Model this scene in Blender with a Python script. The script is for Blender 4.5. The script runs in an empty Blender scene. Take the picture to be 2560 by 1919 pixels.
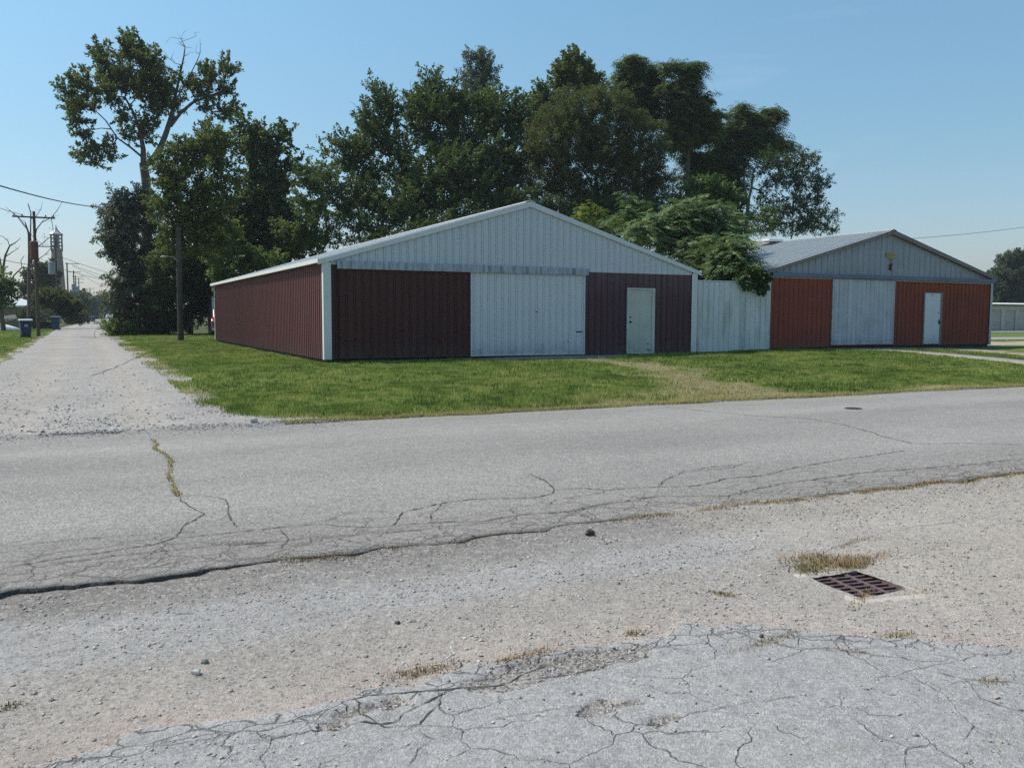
import bpy, math, random
import numpy as np
from mathutils import Vector, Matrix
SC=bpy.context.scene
COL=SC.collection
# ---------------------------------------------------------------- camera
cd=bpy.data.cameras.new('camera'); cam=bpy.data.objects.new('camera',cd); COL.objects.link(cam)
cd.sensor_width=36; cd.lens=36*2181/2560; cd.clip_start=.05; cd.clip_end=5000
yaw,pit,rol=math.radians(26.315),math.radians(4.439),math.radians(.197)
fw=Vector((math.sin(yaw)*math.cos(pit),math.cos(yaw)*math.cos(pit),-math.sin(pit)))
rt=Vector((math.cos(yaw),-math.sin(yaw),0)); up=rt.cross(fw)
r2=rt*math.cos(rol)+up*math.sin(rol); u2=-rt*math.sin(rol)+up*math.cos(rol)
M=Matrix((r2,u2,-fw)).transposed().to_4x4(); M.translation=Vector((0,0,1.6)); cam.matrix_world=M
SC.camera=cam
# ---------------------------------------------------------------- world, sun, exposure
SUN_EL,SUN_AZ=math.radians(54),math.radians(-49)      # azimuth from +Y, negative = to the left
SKYTINT=(.92,1.20,1.20,1); SKYLOW=(.85,.95,1.25,1); SKYMID=(.80,1.0,1.12,1)
w=bpy.data.worlds.new('World'); SC.world=w; w.use_nodes=True
nt=w.node_tree; nt.nodes.clear()
sky=nt.nodes.new('ShaderNodeTexSky'); sky.sky_type='NISHITA'; sky.sun_disc=False
sky.sun_elevation=SUN_EL; sky.sun_rotation=SUN_AZ; sky.altitude=200; sky.air_density=1.5; sky.dust_density=1.0; sky.ozone_density=3.0
bg=nt.nodes.new('ShaderNodeBackground'); bg.inputs['Strength'].default_value=.092
wo=nt.nodes.new('ShaderNodeOutputWorld')
# thin cirrus in the sky dome itself
tc=nt.nodes.new('ShaderNodeTexCoord'); mp=nt.nodes.new('ShaderNodeMapping'); mp.inputs['Scale'].default_value=(1.2,1.6,9)
mp.inputs['Rotation'].default_value=(.12,.1,.3)
nz=nt.nodes.new('ShaderNodeTexNoise'); nz.inputs['Scale'].default_value=1.7; nz.inputs['Detail'].default_value=6; nz.inputs['Roughness'].default_value=.6
rp=nt.nodes.new('ShaderNodeValToRGB'); rp.color_ramp.elements[0].position=.56; rp.color_ramp.elements[1].position=.82
rp.color_ramp.elements[1].color=(.22,.22,.22,1)
mx=nt.nodes.new('ShaderNodeMix'); mx.data_type='RGBA'; mx.inputs[7].default_value=(7.5,8.2,9,1)
L=nt.links.new
L(tc.outputs['Generated'],mp.inputs[0]); L(mp.outputs[0],nz.inputs['Vector']); L(nz.outputs['Fac'],rp.inputs[0])
tn=nt.nodes.new('ShaderNodeMix'); tn.data_type='RGBA'; tn.blend_type='MULTIPLY'; tn.inputs[0].default_value=1; 
szn=nt.nodes.new('ShaderNodeSeparateXYZ'); L(tc.outputs['Generated'],szn.inputs[0]); skr=nt.nodes.new('ShaderNodeValToRGB'); L(szn.outputs[2],skr.inputs[0])
skr.color_ramp.elements.new(.2)
for e_,(q_,c_) in zip(skr.color_ramp.elements,((.05,SKYLOW),(.18,SKYMID),(.42,SKYTINT))): e_.position=q_; e_.color=c_
L(skr.outputs[0],tn.inputs[7]); L(sky.outputs[0],tn.inputs[6])
L(rp.outputs[0],mx.inputs[0]); L(tn.outputs[2],mx.inputs[6]); L(mx.outputs[2],bg.inputs[0]); L(bg.outputs[0],wo.inputs[0])
sd=bpy.data.lights.new('sun','SUN'); sd.energy=4.25; sd.angle=math.radians(.53); sd.color=(1,.905,.79)
so=bpy.data.objects.new('sun',sd); COL.objects.link(so)
sdir=Vector((math.sin(SUN_AZ)*math.cos(SUN_EL),math.cos(SUN_AZ)*math.cos(SUN_EL),math.sin(SUN_EL)))
so.rotation_euler=sdir.to_track_quat('Z','Y').to_euler(); so.location=(-20,20,60)
SC.view_settings.view_transform='Standard'; SC.view_settings.look='None'; SC.view_settings.gamma=1; SC.view_settings.exposure=0.35
SC.render.engine='CYCLES'
cy=SC.cycles; cy.max_bounces=6; cy.diffuse_bounces=3; cy.glossy_bounces=2; cy.transmission_bounces=3; cy.volume_bounces=0; cy.transparent_max_bounces=6
cy.use_denoising=False; cy.sample_clamp_indirect=4; cy.use_adaptive_sampling=False
# ---------------------------------------------------------------- helpers
rng=np.random.default_rng(7); random.seed(7)
class NG:
    """small builder for a procedural material"""
    def __init__(s,name):
        s.m=bpy.data.materials.new(name); s.m.use_nodes=True; s.t=s.m.node_tree; s.t.nodes.clear()
        s.out=s.t.nodes.new('ShaderNodeOutputMaterial'); s.b=s.t.nodes.new('ShaderNodeBsdfPrincipled'); s.link(s.b.outputs[0],s.out.inputs[0])
        s.co=s.t.nodes.new('ShaderNodeTexCoord').outputs['Object']
    def link(s,a,b): s.t.links.new(a,b)
    def put(s,sock,v):
        if hasattr(v,'is_output'): s.link(v,sock)
        elif isinstance(v,(tuple,list)) and len(v)==3 and sock.type=='RGBA': sock.default_value=(*v,1)
        else: sock.default_value=v
    def map(s,scale=(1,1,1),loc=(0,0,0),rot=(0,0,0),v=None):
        n=s.t.nodes.new('ShaderNodeMapping'); s.link(v or s.co,n.inputs[0]); n.inputs['Scale'].default_value=scale; n.inputs['Location'].default_value=loc; n.inputs['Rotation'].default_value=rot; return n.outputs[0]
    def noise(s,scale,detail=4,rough=.55,v=None,dist=0):
        n=s.t.nodes.new('ShaderNodeTexNoise'); s.link(v or s.co,n.inputs['Vector']); n.inputs['Scale'].default_value=scale; n.inputs['Detail'].default_value=detail; n.inputs['Roughness'].default_value=rough; n.inputs['Distortion'].default_value=dist; return n.outputs['Fac']
    def noisec(s,scale,detail=4,v=None):
        n=s.t.nodes.new('ShaderNodeTexNoise'); s.link(v or s.co,n.inputs['Vector']); n.inputs['Scale'].default_value=scale; n.inputs['Detail'].default_value=detail; return n.outputs['Color']
    def voro(s,scale,feature='F1',v=None,out='Distance',rand=1):
        n=s.t.nodes.new('ShaderNodeTexVoronoi'); n.feature=feature; s.link(v or s.co,n.inputs['Vector']); n.inputs['Scale'].default_value=scale; n.inputs['Randomness'].default_value=rand; return n.outputs[out]
    def ramp(s,fac,stops,interp='LINEAR'):
        n=s.t.nodes.new('ShaderNodeValToRGB'); s.put(n.inputs[0],fac); r=n.color_ramp; r.interpolation=interp
        while len(r.elements)<len(stops): r.elements.new(.5)
        for e,(p,c) in zip(r.elements,stops):
            e.position=p; e.color=(c,c,c,1) if isinstance(c,(int,float)) else (*c,1)
        return n.outputs[0]
    def mix(s,f,a,b,mode='MIX'):
        n=s.t.nodes.new('ShaderNodeMix'); n.data_type='RGBA'; n.blend_type=mode; s.put(n.inputs[0],f); s.put(n.inputs[6],a); s.put(n.inputs[7],b); return n.outputs[2]
    def math(s,op,a,b=0.,c=0.,clamp=False):
        n=s.t.nodes.new('ShaderNodeMath'); n.operation=op; n.use_clamp=clamp; s.put(n.inputs[0],a); s.put(n.inputs[1],b); s.put(n.inputs[2],c); return n.outputs[0]
    def sep(s,v=None):
        n=s.t.nodes.new('ShaderNodeSeparateXYZ'); s.link(v or s.co,n.inputs[0]); return n.outputs
    def attr(s,name,out='Fac'):
        n=s.t.nodes.new('ShaderNodeAttribute'); n.attribute_name=name; return n.outputs[out]
    def sstep(s,x,a,b):
        n=s.t.nodes.new('ShaderNodeMapRange'); n.interpolation_type='SMOOTHSTEP'; s.put(n.inputs[0],x); n.inputs[1].default_value=a; n.inputs[2].default_value=b; return n.outputs[0]
    def bump(s,h,strength=.5,dist=.01,nrm=None):
        n=s.t.nodes.new('ShaderNodeBump'); s.put(n.inputs['Height'],h); n.inputs['Strength'].default_value=strength; n.inputs['Distance'].default_value=dist
        if nrm is not None: s.link(nrm,n.inputs['Normal'])
        return n.outputs[0]
    def fin(s,col,rough=.8,nrm=None,metal=0.,spec=.5):
        s.put(s.b.inputs['Base Color'],col); s.put(s.b.inputs['Roughness'],rough); s.put(s.b.inputs['Metallic'],metal); s.b.inputs['Specular IOR Level'].default_value=spec
        if nrm is not None: s.link(nrm,s.b.inputs['Normal'])
        return s.m
def painted(name,c,rough=.5,streak=.25,metal=0.,dirt=(.09,.075,.06),dirtamt=.35,spec=.4,fade=None,mud=.5,ftop=(1.5,2.6)):
    g=NG(name); zz=g.sep()[2]; st=g.noise(1,5,.6,g.map((9,9,.35))); bl=g.noise(1.3,4)
    d=tuple(x*(1-streak) for x in c); l=tuple(min(1,x*(1+streak*.55)) for x in c)
    col=g.ramp(st,[(.3,d),(.7,l)])
    col=g.mix(g.ramp(bl,[(.42,0.),(.8,dirtamt)]),col,dirt)
    if mud: col=g.mix(g.math('MULTIPLY',g.math('MULTIPLY',g.sstep(zz,.55,.0),g.ramp(g.noise(1,5,.65,g.map((4,4,2.5))),[(.35,.15),(.7,1.)])),mud),col,(.12,.10,.078))
    if fade: col=g.mix(g.math('MULTIPLY',g.sstep(zz,ftop[0],ftop[1]),g.ramp(g.noise(1,4,.6,g.map((7,7,.25))),[(.35,.1),(.65,.95)])),col,fade)
    return g.fin(col,g.ramp(bl,[(.2,rough*.9),(.8,min(1,rough*1.25))]),g.bump(g.noise(3,3),.06,.02),metal,spec)
def plain(name,c,rough=.6,metal=0.,var=.2,scale=8,spec=.4):
    g=NG(name); n=g.noise(scale,5)
    return g.fin(g.ramp(n,[(.3,tuple(x*(1-var) for x in c)),(.7,tuple(min(1,x*(1+var)) for x in c))]),rough,g.bump(n,.15,.01),metal,spec)
class MB:
    """collects shapes and links them as one mesh object"""
    def __init__(s): s.v=[]; s.f=[]; s.mi=[]; s.n=0
    def add(s,v,f,mi=0):
        s.v+= [tuple(map(float,p)) for p in v]; s.f+=[tuple(i+s.n for i in q) for q in f]; s.mi+=[mi]*len(f); s.n+=len(v); return s
    def box(s,x0,y0,z0,x1,y1,z1,mi=0):
        return s.add([(x0,y0,z0),(x1,y0,z0),(x1,y1,z0),(x0,y1,z0),(x0,y0,z1),(x1,y0,z1),(x1,y1,z1),(x0,y1,z1)],
            [(0,3,2,1),(4,5,6,7),(0,1,5,4),(1,2,6,5),(2,3,7,6),(3,0,4,7)],mi)
    def prism(s,poly,axis,a,b,mi=0):
        """polygon in the two other axes, extruded from a to b along axis"""
        n=len(poly); P=[]
        for t in (a,b):
            for p in poly: q=list(p); q.insert(axis,t); P.append(q)
        f=[tuple(range(n))[::-1],tuple(range(n,2*n))]+[(i,(i+1)%n,(i+1)%n+n,i+n) for i in range(n)]
        return s.add(P,f,mi)
    def tube(s,pts,rad,k=8,mi=0,cap=True):
        pts=[Vector(p) for p in pts]; rad=rad if isinstance(rad,(list,tuple)) else [rad]*len(pts); V=[];F=[]
        for i,p in enumerate(pts):
            d=(pts[min(i+1,len(pts)-1)]-pts[max(i-1,0)]).normalized()
            a=d.cross(Vector((0,0,1)) if abs(d.z)<.9 else Vector((1,0,0))).normalized(); b=d.cross(a)
            for j in range(k):
                t=2*math.pi*j/k; V.append(p+(a*math.cos(t)+b*math.sin(t))*rad[i])
        for i in range(len(pts)-1):
            for j in range(k): F.append((i*k+j,i*k+(j+1)%k,(i+1)*k+(j+1)%k,(i+1)*k+j))
        if cap: F+= [tuple(range(k)),tuple(range((len(pts)-1)*k,len(pts)*k))[::-1]]
        return s.add(V,F,mi)
    def lathe(s,prof,k=16,mi=0,c=(0,0,0)):
        V=[];F=[]
        for r,z in prof:
            for j in range(k): t=2*math.pi*j/k; V.append((c[0]+r*math.cos(t),c[1]+r*math.sin(t),c[2]+z))
        for i in range(len(prof)-1):
            for j in range(k): F.append((i*k+j,i*k+(j+1)%k,(i+1)*k+(j+1)%k,(i+1)*k+j))
        F+=[tuple(range(k))[::-1],tuple(range((len(prof)-1)*k,len(prof)*k))]
        return s.add(V,F,mi)
    def sheet(s,O,U,Vd,N,u0,u1,vf,pitch=.2286,rib=.019,bw=.046,tw=.03,phase=.1,brk=(),minor=True,mi=0):
        """ribbed metal sheet: u along U, ribs running along Vd between vf(u)=(v0,v1), ribs standing out along N"""
        O,U,Vd,N=map(Vector,(O,U,Vd,N)); pr=[(u0,0.),(u1,0.)]
        k=math.floor((u0-phase)/pitch)
        while k*pitch+phase<u1+pitch:
            c=k*pitch+phase
            pr+=[(c-bw/2,0.),(c-tw/2,rib),(c+tw/2,rib),(c+bw/2,0.)]
            if minor:
                for m_ in (.36,.64): cc=c+pitch*m_; pr+=[(cc-.01,0.),(cc,rib*.18),(cc+.01,0.)]
            k+=1
        if minor:
            k=math.floor((u0-phase)/pitch)
            while k*pitch+phase<u1+pitch:
                c=k*pitch+phase; pr+=[(c-bw/2-.009,-.0),(c-bw/2-.005,-.014),(c+bw/2+.005,-.014),(c+bw/2+.009,-.0)]; k+=1
        pr=sorted(p for p in pr if u0-1e-6<=p[0]<=u1+1e-6)
        for b in brk:
            if not any(abs(p[0]-b)<1e-4 for p in pr):
                us=[p[0] for p in pr]; h=float(np.interp(b,us,[p[1] for p in pr])); pr.append((b,h)); pr.sort()
        V=[];F=[]
        for u,h in pr:
            a,b=vf(u); V+= [O+U*u+Vd*a+N*h, O+U*u+Vd*b+N*h]
        for i in range(len(pr)-1): F.append((2*i,2*i+2,2*i+3,2*i+1))
        return s.add(V,F,mi)
    def build(s,name,mat,parent=None,smooth=False,loc=None,bevel=0):
        me=bpy.data.meshes.new(name); me.from_pydata(s.v,[],s.f); 
        for m in (mat if isinstance(mat,(list,tuple)) else [mat]): me.materials.append(m)
        if any(s.mi): me.polygons.foreach_set('material_index',s.mi)
        if smooth: me.polygons.foreach_set('use_smooth',[True]*len(s.f))
        me.update(); return link(name,me,parent,loc,bevel)
def link(name,me,parent=None,loc=None,bevel=0):
    o=bpy.data.objects.new(name,me); COL.objects.link(o)
    if parent: o.parent=parent
    if loc is not None: o.location=loc
    if bevel:
        b=o.modifiers.new('bevel','BEVEL'); b.width=bevel; b.segments=2; b.limit_method='ANGLE'
    return o
def tag(o,label=None,cat=None,group=None,kind=None):
    if label: o['label']=label
    if cat: o['category']=cat
    if group: o['group']=group
    if kind: o['kind']=kind
    return o
def thing(name,label,cat,loc=(0,0,0),rz=0,group=None):
    o=bpy.data.objects.new(name,None); COL.objects.link(o); o.location=loc; o.rotation_euler=(0,0,rz); o.empty_display_size=.2
    return tag(o,label,cat,group)
def np_mesh(name,V,F,mat,tint=None,smooth=False,mi=None):
    """V (n,3), F (m,k) arrays -> mesh with a per-face tint"""
    V=np.asarray(V,np.float32); F=np.asarray(F,np.int32); k=F.shape[1]
    me=bpy.data.meshes.new(name); me.vertices.add(len(V)); me.vertices.foreach_set('co',V.ravel())
    me.loops.add(F.size); me.loops.foreach_set('vertex_index',F.ravel()); me.polygons.add(len(F))
    me.polygons.foreach_set('loop_start',np.arange(0,F.size,k,dtype=np.int32))
    me.polygons.foreach_set('loop_total',np.full(len(F),k,np.int32))
    if smooth: me.polygons.foreach_set('use_smooth',np.ones(len(F),bool))
    for m in (mat if isinstance(mat,(list,tuple)) else [mat]): me.materials.append(m)
    if mi is not None: me.polygons.foreach_set('material_index',np.asarray(mi,np.int32))
    if tint is not None:
        a=me.attributes.new('tint','FLOAT','FACE'); a.data.foreach_set('value',np.asarray(tint,np.float32))
    me.update(calc_edges=True); me.validate(); return me
def vnoise(x,y,s,seed=0):
    """2-D value noise, -1..1"""
    x=np.asarray(x,float)/s+seed*17.3; y=np.asarray(y,float)/s+seed*9.7
    xi=np.floor(x).astype(np.int64); yi=np.floor(y).astype(np.int64); fx=x-xi; fy=y-yi
    fx=fx*fx*(3-2*fx); fy=fy*fy*(3-2*fy)
    def h(a,b):
        n=(a*374761393+b*668265263+seed*974711)&0x7fffffff; n=((n^(n>>13))*1274126177)&0x7fffffff; return ((n^(n>>16))&0xffff)/32767.5-1
    return (h(xi,yi)*(1-fx)+h(xi+1,yi)*fx)*(1-fy)+(h(xi,yi+1)*(1-fx)+h(xi+1,yi+1)*fx)*fy
def fbm(x,y,s,o=4,seed=0): return sum(vnoise(x,y,s/2**i,seed+i)*.5**i for i in range(o))
def sm(t): t=np.clip(t,0,1); return t*t*(3-2*t)
def alley_c(y): return -.1+np.where(np.asarray(y,float)>90,(np.asarray(y,float)-90)*.034,0)
def gz(x,y):
    """height of the ground"""
    x=np.asarray(x,float); y=np.asarray(y,float)
    T=np.interp(x,[-60,2,6,12,20,24,60],[.24,.22,.30,.37,.40,.43,.30])
    t=np.clip((y-12.75)/9.5,0,1); bank=np.where((x>3.2)&(x<40),.5,.25)
    lawn=.05+(T-.05)*((1-bank)*sm(t)+bank*(1-(1-t)**2.6))
    st=.03+.075*np.sin(np.pi*np.clip((y-5.6)/7.1,0,1))**1.0
    z=np.where(y<5.6,.0,np.where(y<12.7,st,lawn))
    return z
TR={}
TR['maple']={'tr':[[(4.01,66,0.49,0.42),(4.22,66,4.37,0.36),(4.35,66,7.03,0.33),(4.46,66,9.68,0.31),(4.39,66,10.99,0.3),(4.27,66,12.02,0.28)],[(4.27,66,12.02,0.2),(4.29,66,12.94,0.17),(4.13,66,14.1,0.12),(3.8,66,15.23,0.09),(3.23,66,16.33,0.06)],[(4.32,66,11.83,0.24),(4.88,66,12.27,0.22),(5.4,66,13.17,0.2),(5.81,66,14.25,0.18),(6.15,66,15.34,0.16),(6.43,66,16.68,0.1),(6.68,66,17.76,0.08),(7.07,66,19.51,0.05),(7.17,66,20.18,0.03)],[(6.07,66,14.67,0.13),(6.78,66,15.67,0.11),(7.63,66,16.49,0.1),(8.74,66,17.01,0.08),(9.8,66,17.59,0.05)],[(6.42,66,16.42,0.06),(7.22,66,17.82,0.04),(7.95,66,19.36,0.03),(8.16,66,19.92,0.02)],[(4.21,66,12.41,0.08),(3.5,66,13,0.07),(2.67,66,13.57,0.05),(1.99,66,14.66,0.04)]],'bl':[(2.02,67,18.85,0.68,0.53),(3.79,66,19.21,0.81,0.79),(4.68,65,18.56,0.8,0.91),(2.83,67,17.79,1.23,0.93),(1.01,66,16.96,1.06,0.58),(-0.28,66,16.25,0.79,0.31),(0.62,67,15.74,1.08,0.52),(0.36,66,14.62,0.66,0.39),(2.13,65,16.11,0.92,0.51),(3.97,66,17.05,1.09,0.92),(5.46,66,17.62,0.82,0.8),(5.76,67,16.69,0.7,0.68),(0.79,66,13.78,0.47,0.39),(4.56,66,14.14,0.62,0.73),(3.4,66,13.77,0.47,0.33),(1.46,66,12.82,0.94,0.45),(0.51,66,12.11,0.67,0.26),(2.16,66,12.24,0.47,0.26),(8.77,66,18.41,0.84,0.54),(9.83,66,19.07,0.64,0.48),(8.36,66,17.3,0.84,0.41),(10,66,17.62,0.64,0.36),(9.77,66,16.11,0.85,0.41),(8.59,66,16.26,0.63,0.3),(7.21,66,17.69,0.56,0.54),(6.42,66,16.16,0.55,0.54),(5.04,66,15.75,0.55,0.53),(3.08,66,15.15,0.61,0.46),(1.89,66,19.21,0.33,0.39),(3.69,66,19.96,0.4,0.52),(9.62,66,15.56,0.35,0.25),(1.26,66,11.85,0.4,0.23)],'bare':[(6.53,66,20.61,0.83,0.67),(7.42,66,21.13,0.55,0.67),(8.04,66,20.3,0.77,0.95),(6.25,66,19.4,0.55,0.8),(7.26,66,19.41,0.42,0.67)]}
TR['vine']={'bl':[(3.06,64,9.1,1.06,0.64),(2.68,64,8.07,1.05,0.9),(2.29,64,6.91,0.92,0.89),(3.25,64,7.59,0.8,1.16),(2.03,64,5.89,0.46,0.64),(2.96,64,5.79,0.66,0.9),(2.7,64,4.64,0.33,0.51),(3.77,64,9.4,0.6,0.64),(2.52,63,3.83,0.78,0.51),(3.4,64,4.4,0.8,0.78),(2.25,63,2.69,0.65,0.76),(3,64,2.72,0.93,1.03),(4.32,65,5.25,0.68,1.19),(4.26,65,3.01,0.95,1.46),(3.73,65,1.3,1.23,0.66),(4.75,65,7.49,0.41,1.85)]}
TR['lowbush']={'bl':[(2.18,62.5,0.68,0.78,0.44),(1.89,62.5,0.81,0.52,0.31),(2.63,62.5,0.43,0.65,0.25)]}
TR['light']={'bl':[(6.16,47.6,10.62,0.71,0.59),(6.82,47.6,10.39,0.61,0.6),(5.49,47.6,9.89,0.71,0.59),(6.24,47.6,9.76,0.92,0.69),(4.73,47.6,8.87,0.9,0.49),(4.01,47.6,9,0.5,0.39),(5.65,47.6,8.84,1.01,0.69),(6.89,47.6,9.22,0.61,0.6),(4.34,47.6,7.88,0.8,0.68),(5.26,47.6,7.75,1.01,0.79),(6.38,47.6,7.82,0.92,0.79),(3.95,47.6,6.9,0.5,0.78),(4.67,47.6,6.55,0.91,0.88),(5.69,47.6,6.41,1.02,0.89),(6.64,47.6,6.65,0.82,0.9),(4.48,47.6,9.8,0.4,0.49),(4.74,47.6,5.29,0.91,0.78),(5.85,47.6,5.14,0.92,0.79),(4.09,47.6,4.98,0.5,0.68)]}
TR['dark']={'bl':[(4.97,61,4.43,0.77,0.87),(5.64,60.5,5.17,0.51,0.62),(5.13,62,3.22,0.79,0.89),(4.99,62,2.08,0.92,0.76),(6.46,63,4.3,0.94,1.17),(7.34,63,4.97,1.22,1.18),(6.9,64,2.77,1.1,1.2),(8.05,64,3.31,0.83,1.21),(5.87,64,1.31,1.23,0.79),(7.95,64.5,1.85,0.7,0.81),(8.6,62,5.86,1.07,1.17),(8.14,63,7.22,1.08,1.05),(4.87,64,0.91,0.95,0.53),(4.14,64,0.65,0.81,0.39)]}
TR['heart']={'bl':[(9.89,60,13.79,0.36,0.63),(10.05,60,12.81,0.52,0.51),(10.87,60,13.82,0.46,0.51),(10.79,60,12.88,0.79,0.57),(12.31,60,13.39,0.6,0.41),(11.92,60,12.72,0.73,0.45),(12.7,60,13.8,0.33,0.26),(11.15,60,12.16,0.79,0.51),(11.64,60,11.57,0.79,0.45),(12.4,60,11.44,0.66,0.36),(13.56,60,11.46,0.74,0.29),(10.4,60,11.59,0.46,0.44),(11.75,60,10.69,1.06,0.58),(10.5,60,10.73,0.59,0.45),(12.25,60,10.09,0.8,0.45),(10.73,60,9.61,1.05,0.77),(11.73,60,9.42,1.19,0.77),(9.85,60,8.55,1.18,1.02),(11.08,60,8.24,1.45,1.03),(12.48,60,8.44,0.8,0.78),(9.82,60,7.04,1.44,1.02),(11.44,60,6.99,1.59,1.03),(13.24,60,7.45,0.54,0.65),(12.96,60,6.41,1.07,0.78),(14.14,60,6.85,0.81,0.66),(9.3,60,5.89,1.31,0.89),(10.66,60,5.55,1.59,0.77),(12.05,60,5.86,1.07,0.65)]}
TR['front']={'bl':[(8.12,56,6.05,0.73,0.47),(8.36,56,6.64,0.49,0.47),(7.98,56,4.76,0.85,0.59),(9.47,56,4.92,1.11,0.48),(10.29,56,4.94,0.99,0.43),(8.77,56,4.19,1.1,0.48),(7.74,56,3.93,0.49,0.47),(11.24,56,5.09,0.62,0.36)]}
TR['silver']={'bl':[(16.95,54,15.74,0.23,0.36),(17.28,54,15.15,0.47,0.55),(17.75,54,14.85,0.56,0.55),(17.93,54,14.06,0.66,0.64),(16.14,54,13.75,0.51,0.23),(16.61,54,14.28,0.37,0.2),(17.39,55,13.48,0.76,0.65),(15.02,54,12.18,0.46,0.4),(15.47,54,11.78,0.65,0.45),(13.83,54,11.73,0.41,0.16),(16.21,54,11.93,0.75,0.63),(16.03,54,12.36,0.37,0.33),(17.73,54,12.42,0.94,0.73),(15.37,54,10.97,0.74,0.54),(13.22,52,9.91,0.53,0.43),(12.19,51,9.12,0.56,0.46),(11.87,51,10,0.3,0.25),(12.45,51,9.63,0.43,0.15),(13.55,52,8.92,0.8,0.52),(12.6,51,7.9,0.69,0.42),(11.85,51,8.27,0.34,0.5),(15.52,53,8.91,0.92,0.8),(16.67,54,10.36,0.85,0.73),(16.49,52,8.24,0.91,0.8),(14.74,51,6.84,0.71,0.43),(14.59,52,7.87,0.54,0.52),(20.48,54,16.69,0.31,0.37),(21.08,54,16.67,0.29,0.37),(20.77,54,16.09,0.58,0.37),(19.98,54,15.36,0.67,0.46),(20.04,55,14.75,0.78,0.66),(20.39,53,14.65,0.95,0.73),(21.47,54,15.53,0.48,0.47),(22.49,54,15.91,0.68,0.47),(22.18,54,14.68,1.07,0.85),(20.84,55,13.62,1.08,0.76),(22.8,54,15.3,0.59,0.57),(23.94,54,15.61,0.89,0.77),(24.33,53,14.7,0.98,0.76),(25.85,54,16.01,0.5,0.78),(26.72,54,15.33,0.71,0.69),(26.12,55,14.31,1.22,0.89),(22.88,53,13.08,1.16,0.94),(21.46,54,12.38,1.07,0.85),(27.67,55,14.46,0.72,0.8),(23.67,52,11.6,1.25,1.03),(21.23,51,10.63,1.21,1.08),(19.79,51,9.99,1.1,0.89),(25.7,53,11.92,1.09,1.06),(22.21,51,9.36,1.4,1),(20.26,51,8.53,1.2,0.72),(18.92,52,8.82,1.11,0.9),(19.22,55,10.78,0.88,0.85),(17.44,51,7.75,0.99,0.79),(24.7,52,9.74,1.16,0.85),(27.18,54,11.32,0.71,1.09),(19.12,51,7.49,1.1,0.53),(16.48,52,6.93,0.73,0.53),(26.04,53,9.19,0.9,0.58),(19.13,55,12.16,0.68,0.57)],'tr':[[(19.83,54,5.4,0.45),(19.8,54,10.03,0.4),(19.86,54,11.42,0.33)]],'bare':[(15.69,54,14.63,0.65,0.22),(19.49,54,16.39,0.11,0.46),(18.86,54,15.42,0.28,0.28),(22.19,54,16.25,0.19,0.28),(20.18,54,16.66,0.29,0.37)]}
TR['airy']={'bl':[(31.57,72,24.84,0.2,0.25),(32.06,72,24.16,0.66,0.64),(32.9,72,24.27,0.66,0.64),(31.23,72,24.05,0.31,0.3),(33.32,72,23.32,0.53,0.64),(32.2,72,22.93,0.92,0.77),(30.81,72,22.64,0.52,0.33),(31.64,72,21.74,0.79,0.76),(32.9,72,22.14,0.79,0.9),(32.2,72,20.93,1.19,0.77)]}
TR['cotton']={'bl':[(35.18,60,21.74,0.35,0.36),(34.69,60,21.45,0.31,0.36),(34.28,60,20.93,0.62,0.48),(35.39,60,20.95,0.75,0.48),(36.1,60,21.04,0.32,0.36),(36.81,60,20.53,0.38,0.32),(34.29,60,20.22,0.99,0.6),(35.82,60,20.18,1,0.61),(37.69,60,19.56,0.38,0.37),(33.61,60,19.44,0.62,0.48),(35.13,60,19.38,1.49,0.72),(31.98,60,18.9,0.49,0.26),(32.26,60,18.35,0.61,0.47),(36.68,60,19.45,0.63,0.61),(31.73,60,17.48,0.98,0.71),(33.21,60,17.99,1.23,0.84),(31.33,60,16.52,0.85,0.71),(31.73,60,15.98,0.86,0.71)]}
TR['elm']={'bl':[(29.17,50,15.03,1.45,0.81),(31.18,50,15.64,1.26,0.82),(27.91,50,14.11,1.23,0.9),(30,50,14.12,1.57,1.02),(32.15,50,15.35,0.96,0.82),(27.13,50,12.87,1.23,0.99),(28.96,50,12.83,1.56,1.11),(31.21,50,13.24,1.59,1.13),(33.16,50,13.82,1.29,1.14),(33.76,50,14.9,0.97,0.73),(26.35,50,11.53,0.92,0.89),(27.93,50,11.46,1.45,1),(30.03,50,11.63,1.57,1.12),(32.2,50,11.8,1.6,1.14),(34.18,50,12.47,1.3,1.16),(35.43,50,13.83,0.65,0.85),(26.92,50,10.11,1.33,0.6),(28.64,50,10.03,1.46,0.71),(30.77,50,9.97,1.48,0.82),(32.96,50,10.53,1.51,0.94),(34.97,50,11.08,1.31,0.95),(35.71,50,12.39,0.77,0.85),(36.41,50,10.34,1.21,0.75),(32.24,50,9.25,1.39,0.52),(34.74,50,9.61,1.31,0.64),(29.83,50,9.1,1.37,0.41)]}
TR['walnut']={'bl':[(37.85,57,20.86,0.36,0.41),(38.63,57,21.08,0.61,0.36),(38.99,57,20.54,0.61,0.48),(37.87,57,20.17,0.73,0.47),(37.45,57,19.55,0.61,0.29),(38.58,57,19.57,0.73,0.59),(40.51,57,20.62,0.35,0.38),(40.16,57,20.11,0.62,0.48),(39.88,57,19.37,0.74,0.48),(37.19,57,18.59,0.73,0.59),(38.32,57,18.61,1.1,0.71),(39.46,57,18.5,0.86,0.72),(40.33,57,18.72,0.37,0.36),(39.77,57,17.48,0.86,0.72),(38.62,57,17.59,0.98,0.71),(40.08,57,16.69,0.5,0.72)]}
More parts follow.
